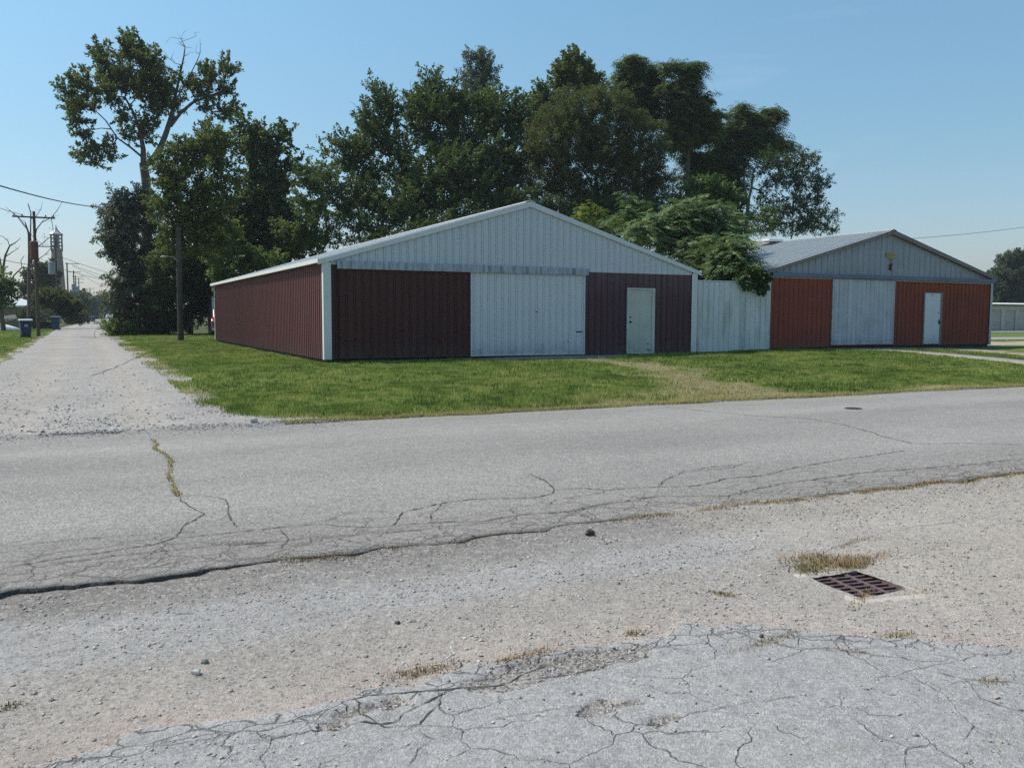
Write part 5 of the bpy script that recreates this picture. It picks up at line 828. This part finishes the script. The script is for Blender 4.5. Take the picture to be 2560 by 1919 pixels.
tree('cottonwood_tree','pale green pointed treetop behind the olive elm','tree',TR['cotton'],LM['yellowish'],dens=13,per=28,ls=.17,spr=.18,seed=10,asp=.75,trad=.3)
tree('elm_tree','rounded olive elm with fine leaves right behind the brown barn ridge','tree',TR['elm'],LM['elm'],dens=11,per=56,ls=.105,spr=.26,seed=11,trad=.3,along=.6)
tree('walnut_tree','left one of two tall drooping leaved trees right of the olive elm','tree',TR['walnut'],LM['walnut'],dens=9,droop=.7,frond=(5,.9,6,.33),seed=12,trad=.25)
tree('tree_of_heaven','right one of two tall drooping leaved trees, its top notched against the sky','tree',TR['ailan'],LM['walnut'],dens=9,droop=.7,frond=(5,.9,6,.33),seed=13,trad=.25)
tree('walnut_tree','mid height drooping leaved tree sloping down to the right above the sumac','tree',TR['right'],LM['walnut'],dens=9,droop=.7,frond=(5,.85,6,.32),seed=14,trad=.22)
tree('open_tree','airy tree with dark stem and sky gaps behind the red barn roof','tree',TR['thin'],LM['dark'],dens=10,per=22,ls=.15,spr=.19,seed=15)
tree('sapling','yellowish sapling beside the dark stem above the red barn roof','tree',TR['yellow'],LM['lime'],dens=10,per=20,ls=.14,spr=.2,seed=16,trad=.06)
tree('hackberry_tree','glossy dark tree directly above the big sumac','tree',TR['hackb'],LM['sumac'],dens=12,per=28,ls=.19,spr=.2,seed=17,asp=.8,trad=.15)
tree('sumac_bush','big sumac with feathery fronds arching over the white fence','bush',TR['sumac'],LM['fern'],dens=11,droop=.45,frond=(4,.8,12,.19),seed=18,leafname='fronds',step=.35)
tree('sapling','small bright yellow green sapling behind the right slope of the brown barn roof','tree',TR['bright'],LM['lime'],dens=12,droop=.4,frond=(4,.5,9,.13),seed=19,trad=.06)
tree('sumac_shoot','upright sumac shoot between the yellow green sapling and the big sumac','bush',TR['tallsprout'],LM['sumac'],dens=10,droop=.5,frond=(4,.6,11,.15),seed=20,trad=.06)
tree('vine','dark leafy vine spilling over the fence top at the red barn corner','vine',TR['fencevine'],LM['green'],dens=120,per=26,ls=.12,spr=.10,along=.3,seed=21,trunk=[[(21.2,23.7,.3,.02),(21.2,23.68,1.8,.02),(21.3,23.6,2.9,.015)]],asp=.85,droop=1.,leafname='foliage',flat=.8)
tree('young_tree','light leaved tree filling the gap left of the widest maple','tree',TR['gapbush'],LM['light'],dens=11,per=26,ls=.15,spr=.2,seed=33,trad=.12)
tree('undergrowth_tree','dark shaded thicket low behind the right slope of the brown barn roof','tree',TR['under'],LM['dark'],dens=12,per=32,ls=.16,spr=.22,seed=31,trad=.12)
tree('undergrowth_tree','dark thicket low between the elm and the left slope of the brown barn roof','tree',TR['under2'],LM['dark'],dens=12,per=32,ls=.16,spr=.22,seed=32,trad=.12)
# left side of the alley
tree('leafy_tree','leafy branches of a tree entering at the far left edge','tree',TR['leftleaf'],LM['light'],dens=9,per=24,ls=.22,spr=.25,seed=22,trad=.2,asp=.7)
tree('dead_tree','tall leafless dead tree right behind the nearest utility pole','tree',TR['deadtall'],None,seed=23,bark=m_dead,step=.5)
tree('dead_tree','shorter bare forked tree at the far left edge','tree',TR['deadleft'],None,seed=24,bark=m_dead,step=.5)
tree('dark_tree','dark spreading tree in front of the brick tower','tree',TR['farconifer'],LM['far'],dens=4,per=40,ls=.4,spr=.45,along=1.6,seed=25,trad=.4)
tree('hedge','olive green overgrown hedge behind the blue bin','hedge',TR['hedge'],LM['olive'],dens=9,per=34,ls=.22,spr=.28,seed=26,trad=.1)
tree('tall_weeds','clump of tall grey green weeds between pole and hedge','weed',TR['tallgrass'],LM['grey'],dens=18,per=34,ls=.2,spr=.2,seed=27,trad=.03,droop=-1.2,asp=.2)
tree('roadside_bush','low bush on the bend of the alley before the far blue bin','bush',TR['alleybush'],LM['olive'],dens=5,per=30,ls=.35,spr=.35,seed=28,trad=.06)
for i,b_ in enumerate(FT):
    nm=['first','second','third','fourth','fifth','sixth','seventh','eighth'][i] if i<8 else ['tallest','middle','smallest'][i-8]
    lab=('%s hazy tree counting from the left in the far row closing the alley'%nm) if i<8 else ('%s of three hazy trees rising behind the far alley poles'%nm)
    x,y,z,a,c=b_; rr=np.random.default_rng(i)
    bl=[(x+rr.uniform(-.5,.5)*a,y+rr.uniform(-.5,.5)*a,max(.8,z+q*c),a*rr.uniform(.5,.8),c*rr.uniform(.35,.55)) for q in (-.75,-.4,-.1,.2,.45,.7)]+[(x,y,1.2,a,.9)]
    tree('distant_tree',lab,'tree',dict(bl=bl),LM['far'],dens=3,per=40,ls=.6,spr=.6,along=1.6,seed=40+i,trad=.3,group='hazy trees at the end of the alley',step=1.2)
tree('oak_tree','dark tree behind the storage units at the right edge','tree',TR['righttree'],LM['far'],dens=5,per=44,ls=.32,spr=.45,along=1.4,seed=60,trad=.4)
# ---------------------------------------------------------------- poles, wires, bins, far things
m_pole=barkmat('weathered_pole_wood',(.07,.052,.042),(.16,.12,.095)); m_shadepole=barkmat('shade_dark_pole_wood',(.04,.035,.03),(.085,.075,.063)); m_wire=plain('cable_black',(.03,.03,.032),.6); m_can=plain('transformer_grey',(.26,.28,.3),.5,.2); m_rcan=plain('rusty_transformer',(.14,.055,.04),.7)  # lone pole by the barn: wood colour darkened for tree-crown shade
m_ins=plain('insulator',(.2,.16,.13),.3)
POLES=[]
def pole(x,y,h,label,arm=2.4,armz=.45,can=None,r=.15,armrot=0,second=False,mat=None,off=0.):
    z0=float(gz(x,y)); T=thing('utility_pole',label,'utility pole',(x,y,z0),0,'utility poles along the alley'); H=h-z0
    MB().tube([(0,0,-.1),(0,0,H*.5),(0,0,H)],[r,r*.86,r*.68],10).build('pole',mat or m_pole,T)
    for k,zz in enumerate([H-armz]+([H-armz-.9] if second else [])):
        c,s=math.cos(armrot),math.sin(armrot); L2_=arm/2*(1 if k==0 else .8)
        b=MB().box(-L2_+off,-r-.1,zz-.045,L2_+off,-r+.02,zz+.045); a=b.build('crossarm',mat or m_pole,T)
        b=MB()
        for q in (-.92,-.55,.55,.92): b.lathe([(.02,0),(.045,.03),(.03,.06),(.045,.09),(.03,.13),(0,.14)],6,c=(q*L2_+off,-r-.04,zz+.046))
        b.build('insulator',m_ins,a)
    if can:
        zc,rc,hc,m,sx=can; MB().lathe([(rc*.9,0),(rc,.05),(rc,hc-.08),(rc*.85,hc),(.05,hc+.03),(0,hc+.05)],12,c=(sx,-r-rc-.02,zc)).build('transformer',m,T)
    POLES.append((x,y,h)); return T
P1=pole(-2.35,62.5,8.0,'nearest reddish brown utility pole with a wide crossarm and rusty transformer',2.35,.38,(4.75,.24,1.15,m_rcan,-.05),.12)
P2=pole(-2.19,112,10.1,'utility pole in front of the brick tower with a short crossarm',1.9,.9,(5.9,.35,1.4,m_can,-.45),.115,off=-.75)
MB().tube([(0,-.2,3.0),(-.8,-.25,2.9),(-1.9,-.3,3.15),(-2.6,-.3,3.4)],.035,6).build('lamp_arm',m_can,P2)
pole(-1.69,172,10.6,'dark utility pole just right of the brick tower top, second nearest crossarm to the right',2.2,.15,None,.16,off=.8)
pole(-.82,199,10.5,'utility pole with grey transformers under a wide crossarm right of the brick tower',2.6,.3,(6.0,.45,1.6,m_can,.0),.16)
pole(-.57,228,10.7,'utility pole half hidden behind the pole with grey transformers',2.3,.3,(6.5,.4,1.4,m_can,.3),.16,off=.5)
pole(.09,246,10.8,'utility pole with two stacked crossarms midway along the alley row',2.6,.3,(6.6,.4,1.4,m_rcan,1.1),.16,second=True)
pole(2.65,349,10.8,'far utility pole, leftmost of the hazy far group',2.9,.5,None,.17)
pole(3.49,333,10.8,'far utility pole, second from the left of the hazy far group',2.9,.3,None,.17)
pole(5.55,392,10.9,'far utility pole, third from the left of the hazy far group',2.9,.4,None,.17)
pole(7.39,464,11.0,'farthest hazy utility pole, rightmost of the alley row',2.9,.4,None,.17)
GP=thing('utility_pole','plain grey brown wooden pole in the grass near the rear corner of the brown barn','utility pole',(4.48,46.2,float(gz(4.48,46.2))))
MB().tube([(0,0,-.1),(0,0,3.0),(0.02,0,5.65)],[.15,.135,.12],12).build('pole',m_shadepole,GP)
a=MB().tube([(0,-.1,3.9),(-.25,-.15,4.15),(-.6,-.2,4.2)],.018,6).build('lamp_arm',m_can,GP)
MB().lathe([(.0,.02),(.05,.015),(.14,-.03),(.15,-.07),(.0,-.10)],10,c=(-.72,-.2,4.2)).build('lamp_head',plain('lamp_shade',(.2,.21,.21),.5),a)
def cable(a,b,sag,rad,label,name='overhead_cable',n=22):
    a,b=Vector(a),Vector(b); pts=[a.lerp(b,i/n)-Vector((0,0,4*sag*(i/n)*(1-i/n))) for i in range(n+1)]
    return tag(MB().tube(pts,rad,5).build(name,m_wire),label,'cable','overhead cables')
cable((-2.29,24.00,4.81),(2.29,64.50,8.76),.25,.021,'thick black cable sagging from the left edge to the vine draped tree')
cable((-3.3,62.4,7.7),(-2.9,112,9.4),.5,.02,'wire from the nearest pole to the pole before the tower, left one')
cable((-1.4,62.4,7.7),(-2.0,112,9.3),.5,.02,'wire from the nearest pole to the pole before the tower, right one')
cable((-2.19,112,8.3),(13,150,6.6),.6,.025,'upper of two wires running right from the tower top')
cable((-2.19,112,6.9),(14,150,5.6),.5,.025,'lower of two wires running right from the tower top')
cable((-.9,172,10.3),(20,215,7.6),1.0,.03,'upper of two wires running right below the tower top')
cable((-.9,172,10.1),(19,210,5.5),.9,.03,'lower of two wires running right below the tower top')
cable((-14,40,10.2),(-2.9,62.4,7.7),.3,.016,'thin wire rising to the left from the nearest crossarm')
cable((-14,36,6.6),(-2.2,62.5,4.6),.3,.016,'thin wire rising to the left from below the rusty transformer')
cable((.3,199,9.9),(18,300,8.0),1.4,.03,'thin wire leaving the transformer pole toward the far trees')
cable((66,60,8.7),(100,60,12.6),.35,.02,'thin wire rising to the right edge above the red barn')
cable((66,60,6.9),(90,66,6.6),.25,.022,'upper thin wire crossing the dark tree behind the storage units')
cable((66,60,5.2),(90,66,5.2),.2,.022,'middle thin wire crossing the dark tree behind the storage units')
cable((66,60,3.6),(90,66,3.7),.2,.022,'lowest thin wire crossing the dark tree behind the storage units')
# right distance
T=thing('utility_pole','lone brown utility pole above the right slope of the red barn roof','utility pole',(85.4,72.4,.2)); MB().tube([(0,0,0),(0,0,9.3)],[.16,.12],8).build('pole',m_pole,T)
a=MB().box(-1.25,-.2,8.35,1.25,-.1,8.48).build('crossarm',m_pole,T); a.rotation_euler=(0,0,math.radians(-50)); MB().lathe([(.2,0),(.2,.6),(0,.65)],8,c=(.42,-.3,6.7)).build('transformer',m_can,T)
T=thing('street_lamp','grey street lamp arm showing above the red barn roof','street lamp',(36.0,43.2,.35)); MB().tube([(0,0,-.1),(0,0,6.3)],[.09,.06],8).build('post',m_can,T)
a=MB().tube([(-.8,.3,6.35),(0,0,5.95),(.6,-.25,6.25),(1.5,-.55,6.72)],.03,6).build('lamp_arm',m_can,T); MB().lathe([(0,.03),(.1,.02),(.16,-.02),(.13,-.07),(0,-.09)],10,c=(1.65,-.6,6.74)).build('lamp_head',plain('lamp_grey',(.3,.3,.3),.4),a)
# storage units
m_cream=painted('cream_siding',(.50,.47,.42),.6,.06); m_udoor=painted('grey_unit_door',(.42,.40,.37),.6,.06); m_gtrim=plain('green_roof_trim',(.05,.13,.10),.5); m_wroof=plain('white_unit_roof',(.6,.6,.58),.5)
T=thing('storage_units','row of cream storage units with roller doors and a green trimmed roof','storage building',(76.0,55.0,.2)); b=MB(); n=9; pit=2.12
for i in range(n+1): b.box(i*pit-.24,-.08,0,i*pit+.24,.15,2.15)
b.box(-.24,-.07,2.15,n*pit+.24,.15,2.56).box(-.24,.16,0,n*pit+.24,8,2.5); b.build('wall',m_cream,T)
for i in range(n):
    d=MB(); 
    for q in range(4): d.box(i*pit+.245,.03+.004*(q%2),.02+q*.53,(i+1)*pit-.245,.14,.02+q*.53+.525)
    d=d.build('roller_door',m_udoor,T); MB().box(i*pit+.3,.015,1.08,(i+1)*pit-.3,.029,1.16).build('door_rail',m_cream,d)
rf=MB().prism([(-.35,2.57),(8.3,2.57),(4,2.95)],0,-.5,n*pit+.5).build('roof',m_wroof,T); MB().box(-.5,-.40,2.56,n*pit+.5,-.352,2.72).build('fascia',m_gtrim,rf)
# garage and red pickup behind the brown barn
T=thing('garage','small grey garage with a white corner in the shade behind the brown barn','garage',(8.0,60.0,.3))
b=MB().sheet((0,0,0),X,Z,(0,-1,0),0,4,lambda u:(0,2.5),pitch=.2).box(0,.03,0,4,4,2.5); b.build('wall',plain('grey_siding',(.16,.19,.22),.7),T); MB().box(-.22,-.06,0,.12,-.03,2.5).build('corner_trim',m_trim,T); MB().prism([(-.2,2.5),(2,3.4),(4.2,2.5)],1,-.2,4.2).build('roof',plain('grey_shingle',(.1,.1,.1),.9),T)
m_tyre=plain('tyre_rubber',(.02,.02,.02),.9); m_glass=NG('car_glass').fin((.02,.025,.03),.08,spec=.6); m_chrome=plain('chrome_trim',(.55,.55,.55),.25,.8,var=.05); m_lamp=plain('headlamp_lens',(.6,.6,.58),.15)
def carpaint(n,c): g=NG(n); m=g.fin(g.ramp(g.noise(2,2),[(.3,tuple(x*.92 for x in c)),(.7,c)]),.25,spec=.6); g.b.inputs['Coat Weight'].default_value=.6; return m
def vehicle(name,label,cat,loc,rz,paint,pickup=False,roofz=1.45,L=4.5,w=1.78):
    T=thing(name,label,cat,loc,rz); h=w/2
    low=[(-L/2,.45),(-L/2+.05,.32),(L/2-.05,.32),(L/2,.5),(L/2-.02,.78),(L/2-.25,.93),(L*.17,1.0),(-L*.28 if not pickup else -L/2+.02,1.0 if not pickup else 1.06),(-L/2+.03,.95)]
    if pickup: low=[(-L/2,.55),(-L/2+.05,.45),(L/2-.05,.42),(L/2,.6),(L/2-.02,.95),(L/2-.2,1.12),(L*.18,1.2),(-L/2+.02,1.2)]
    bd=MB().prism(low,1,-h,h).build('body',paint,T,bevel=.06)
    zb=low[-3][1]+.0 if not pickup else 1.2
    cab=[(L*.20,zb-.02),(L*.06,roofz-.05),(-L*.06 if pickup else -L*.18,roofz),(-L*.10 if pickup else -L*.30,roofz-.06),(-L*.13 if pickup else -L*.40,zb-.02)]
    cb=MB().prism([(a,c) for a,c in cab],1,-h+.12,h-.12).build('cabin',paint,T,bevel=.05)
    win=[(L*.155,zb+.06),(L*.055,roofz-.12),(-L*.06 if pickup else -L*.18,roofz-.1),(-L*.115 if pickup else -L*.33,zb+.06)]
    MB().prism(win,1,-h+.105,-h+.135).build('side_window',m_glass,cb); MB().prism(win,1,h-.135,h-.105).build('side_window',m_glass,cb)
    x1,x2=L*.195,L*.07; MB().add([(x1+.02,-h+.2,zb+.05),(x1+.02,h-.2,zb+.05),(x2+.03,h-.24,roofz-.1),(x2+.03,-h+.24,roofz-.1),(x1-.03,-h+.2,zb+.03),(x1-.03,h-.2,zb+.03),(x2-.02,h-.24,roofz-.12),(x2-.02,-h+.24,roofz-.12)],[(0,1,2,3),(7,6,5,4),(0,4,5,1),(1,5,6,2),(2,6,7,3),(3,7,4,0)]).build('windshield',m_glass,cb)
    for sx in (-1,1):
        for sy in (-1,1):
            wh=MB().lathe([(.2,-.1),(.31,-.1),(.33,-.05),(.33,.05),(.31,.1),(.2,.1)],18).build('wheel',m_tyre,T); wh.matrix_local=Matrix.Translation((sx*L*.3,sy*(h-.09),.33))@Matrix.Rotation(math.pi/2,4,'X')
            MB().lathe([(.0,-.09),(.19,-.09),(.2,.0),(.19,.09),(0,.09)],12).build('rim',m_chrome,wh)
    zl=.95 if pickup else .72
    for sy in (-1,1): MB().box(L/2-.08,sy*(h-.28)-.14,zl-.09,L/2+.015,sy*(h-.28)+.14,zl+.07).build('headlight',m_lamp,T,bevel=.02)
    MB().box(L/2-.05,-.5,zl-.08,L/2+.012,.5,zl+.06).build('grille',m_chrome if pickup else m_black,T,bevel=.01); MB().box(L/2-.06,-h+.05,.40,L/2+.07,h-.05,.56).build('bumper',m_chrome if pickup else paint,T,bevel=.03)
    return T
vehicle('pickup_truck','dark red pickup half hidden behind the rear corner of the brown barn','pickup truck',(8.35,57.6,.28),math.radians(-97),carpaint('red_car_paint',(.28,.012,.03)),True,1.75,5.2,1.9)
vehicle('parked_car','tiny dark red car parked at the far left side of the alley','car',(5.0,300,.3),math.radians(-60),carpaint('maroon_car_paint',(.16,.02,.02)))
vehicle('parked_car','tiny white car coming down the far end of the alley','car',(7.9,282,.3),math.radians(-95),carpaint('white_car_paint',(.7,.72,.72)))
# wheeled bins
m_bin=plain('blue_bin_plastic',(.016,.038,.085),.5,var=.1); m_bin2=plain('teal_bin_plastic',(.014,.052,.10),.5,var=.1); m_lid=plain('dark_lid',(.03,.06,.11),.45)
def bin_(label,loc,rz,s=1.,mat=None,lid=None,lab=False):
    T=thing('wheeled_bin',label,'bin',loc,rz,'wheeled rubbish bins along the alley'); V=[];F=[]
    for z,a,c in ((.08,.23,.25),(.3,.25,.28),(.92,.30,.34),(.98,.33,.37),(1.02,.33,.37)): V+=[(-a*s,-c*s,z*s),(a*s,-c*s,z*s),(a*s,c*s,z*s),(-a*s,c*s,z*s)]
    for i in range(4):
        for j in range(4): F.append((i*4+j,i*4+(j+1)%4,i*4+4+(j+1)%4,i*4+4+j))
    F+=[(3,2,1,0),(16,17,18,19)]; MB().add(V,F).build('body',mat or m_bin,T,bevel=.02)
    MB().prism([(-.40*s,1.022*s),(.42*s,1.022*s),(.42*s,1.06*s),(.1*s,1.12*s),(-.3*s,1.1*s),(-.40*s,1.05*s)],0,-.345*s,.345*s).build('lid',lid or m_lid,T,bevel=.015)
    MB().tube([(-.24*s,.44*s,1.0*s),(.24*s,.44*s,1.0*s)],.018*s,6).build('handle',m_black,T)
    for sx in (-1,1): MB().lathe([(.0,-.03),(.11,-.03),(.12,0),(.11,.03),(0,.03)],14).build('wheel',m_tyre,T).matrix_local=Matrix.Translation((sx*.24*s,.26*s,.12*s))@Matrix.Rotation(math.pi/2,4,'Y')
    if lab: MB().box(-.09*s,-.345*s,.68*s,.09*s,-.318*s,.80*s).build('sticker',plain('pale_sticker',(.4,.42,.45),.6),T)
m_plid=plain('pale_lid',(.42,.47,.5),.4)  # lid much paler than those of the other bins
bin_('nearest dark blue wheeled bin with a pale lid beside the brown pole',(-2.82,57.8,float(gz(-2.8,57.8))),.15,1.0,None,m_plid,True)
bin_('larger teal blue wheeled bin by the hedge, second along the alley',(-1.85,85,float(gz(-1.85,85))),-.1,1.12,m_bin2)
bin_('farthest blue bin on the bend of the alley',(2.1,170,.28),.2,1.0,m_bin2)
T=thing('trash_container','low dark open container between hedge and teal bin','container',(-3.1,93,.24)); MB().prism([(-.8,0.05),(.8,.05),(.95,.62),(-.95,.62)],1,-.5,.5).build('body',plain('dark_box',(.03,.028,.035),.7),T,bevel=.02); MB().box(-1,-.56,.6,1,-.5,.68).box(-1,.5,.6,1,.56,.68).build('rim',plain('rim_box',(.06,.05,.055),.6),T)
# house and clutter at the left
m_tan=plain('tan_siding',(.21,.165,.105),.85,var=.12); m_hroof=plain('pale_metal_roof',(.50,.53,.55),.45,.2)
hx0,hx1,hy0,hy1=-15.5,-3.7,106,115
T=thing('house','low tan house with a pale hipped roof behind the left trees','house',((hx0+hx1)/2,(hy0+hy1)/2,.25)); a_,c_=(hx1-hx0)/2,(hy1-hy0)/2
MB().box(-a_+.4,-c_+.4,0,a_-.4,c_-.4,2.35).build('wall',m_tan,T)
rf=MB().add([(-a_,-c_,2.3),(a_,-c_,2.3),(a_,c_,2.3),(-a_,c_,2.3),(-a_+3.2,0,3.6),(a_-3.2,0,3.6)],[(0,1,5,4),(1,2,5),(2,3,4,5),(3,0,4),(3,2,1,0)]).build('roof',m_hroof,T); MB().box(-a_,-c_-.02,2.14,a_,-c_+.08,2.298).build('fascia',m_trim,rf)
MB().box(-1,-c_+.34,.9,.4,-c_+.4,1.9).build('window',m_glass,T)
T=thing('boat','white upturned boat hull with a pointed bow on the left lawn','boat',(-6.6,88.5,.24),.0); V=[];F=[]; ns=9
for i in range(ns+1):
    t=i/ns; x=-2.2+4.2*t; wv=.75*(1-max(0,(t-.45)/.55)**2.2); hz=.62*(1-max(0,(t-.35)/.65)**2)+.06
    V+=[(x,-wv,.02),(x,-wv*.75,hz*.6),(x,0,hz),(x,wv*.75,hz*.6),(x,wv,.02)]
for i in range(ns):
    for j in range(4): F.append((i*5+j,(i+1)*5+j,(i+1)*5+j+1,i*5+j+1))
F.append((0,1,2,3,4)); MB().add(V,F).build('hull',plain('white_gelcoat',(.75,.77,.78),.25,var=.04),T,smooth=True)
MB().tube([(-2.2,0,.69),(0,0,.69),(1.9,0,.14)],.03,6).build('keel',m_can,T)
o=MB(); V=[];F=[]; ns=10
for i in range(ns+1):
    t=i/ns*2-1; wv=.4*(1-abs(t)**2.5)+.01; x=2.1*t; V+=[(x,-wv,.32),(x,-wv*.6,.06),(x,0,0),(x,wv*.6,.06),(x,wv,.32)]
for i in range(ns):
    for j in range(4): F.append((i*5+j,i*5+j+1,(i+1)*5+j+1,(i+1)*5+j))
o=o.add(V,F).build('canoe',plain('cream_canoe',(.62,.56,.5),.4,var=.05),smooth=False); o.location=(-6.1,93,1.0); o.rotation_euler=(.5,-.16,.0); tag(o,'long pale canoe propped at a slant on a grey crate','canoe')
T=thing('crate','grey plywood crate under the slanting canoe','crate',(-5.2,93.2,.24)); MB().box(-1.0,-.4,0,1.0,.4,.95).build('panel',plain('grey_plywood',(.2,.19,.18),.9),T); b=MB()
for x in (-1.02,-.35,.35,1.0): b.box(x-.04,-.44,0,x+.04,-.402,.98)
b.build('batten',plain('grey_batten',(.26,.24,.22),.9),T)
# brick tower
m_brick=None
g=NG('tower_brick'); br=g.t.nodes.new('ShaderNodeTexBrick'); g.link(g.map((2.2,2.2,2.2),rot=(math.pi/2,0,0)),br.inputs[0]); br.inputs['Color1'].default_value=(.16,.105,.075,1); br.inputs['Color2'].default_value=(.2,.14,.10,1); br.inputs['Mortar'].default_value=(.22,.19,.15,1)
m_brick=g.fin(g.mix(.3,br.outputs[0],g.ramp(g.noise(.8,4),[(.3,(.18,.13,.1)),(.7,(.3,.23,.17))])),.9); m_slate=plain('slate_roof',(.30,.31,.32),.4,.3); m_stonet=plain('tower_stone',(.17,.15,.13),.85)
tx,ty=-6.1,330; T=thing('brick_tower','tapering brick tower with an open lantern and pointed flared roof','tower',(tx,ty,.3)); rb,rs=2.9,1.72; zb,zl,ze,zt=22.6,23.2,27.6,30.6
def ngon(r0,z0,r1,z1,b,k=8):
    V=[(r*math.cos(2*math.pi*(j+.5)/k),r*math.sin(2*math.pi*(j+.5)/k),z) for r,z in ((r0,z0),(r1,z1)) for j in range(k)]; F=[(j,(j+1)%k,(j+1)%k+k,j+k) for j in range(k)]+[tuple(range(k))[::-1],tuple(range(k,2*k))]; return b.add(V,F)
ngon(rb,0,rs,zb,MB()).build('shaft',m_brick,T); ngon(2.0,zb,2.0,zl,ngon(rs+.1,zb-.5,2.0,zb-.001,MB())).build('belt',m_stonet,T)
ln=MB()
for j in range(8): t=2*math.pi*(j+.5)/8; x,y=1.72*math.cos(t),1.72*math.sin(t); ln.box(x-.25,y-.25,zl,x+.25,y+.25,ze)
ln=ln.build('lantern',m_stonet,T)
b=MB()
for z in (zl+.9,zl+2.1,zl+3.3):
    for j in range(8):
        t0,t1=2*math.pi*(j+.5)/8,2*math.pi*(j+1.5)/8; b.tube([(1.7*math.cos(t0),1.7*math.sin(t0),z),(1.7*math.cos(t1),1.7*math.sin(t1),z)],.16,4)
b.lathe([(.7,zl),(.7,ze)],8); b.build('rail',m_stonet,ln)
rf=MB(); ngon(2.15,ze,2.15,ze+.3,rf); rf.build('cornice',m_stonet,T); 
V=MB(); prev=2.3
for (a0,z0),(a1,z1) in zip([(2.3,ze+.3),(1.3,ze+1.0),(.7,ze+1.7),(.25,ze+2.5)],[(1.3,ze+1.0),(.7,ze+1.7),(.25,ze+2.5),(.03,zt+.6)]): ngon(a0,z0,a1,z1-.002,V)
V.build('roof',m_slate,T)
# ---------------------------------------------------------------- haze: thin even air round the whole place
HAZE=.0003
hz=bpy.data.materials.new('thin_air'); hz.use_nodes=True; t=hz.node_tree; t.nodes.clear(); vo=t.nodes.new('ShaderNodeVolumePrincipled'); ou=t.nodes.new('ShaderNodeOutputMaterial'); t.links.new(vo.outputs[0],ou.inputs['Volume'])
vo.inputs['Color'].default_value=(.72,.80,.90,1); vo.inputs['Density'].default_value=HAZE; vo.inputs['Anisotropy'].default_value=.3
if HAZE>0: tag(MB().box(-950,-350,-1.2,950,950,42).build('haze',hz),kind='stuff')
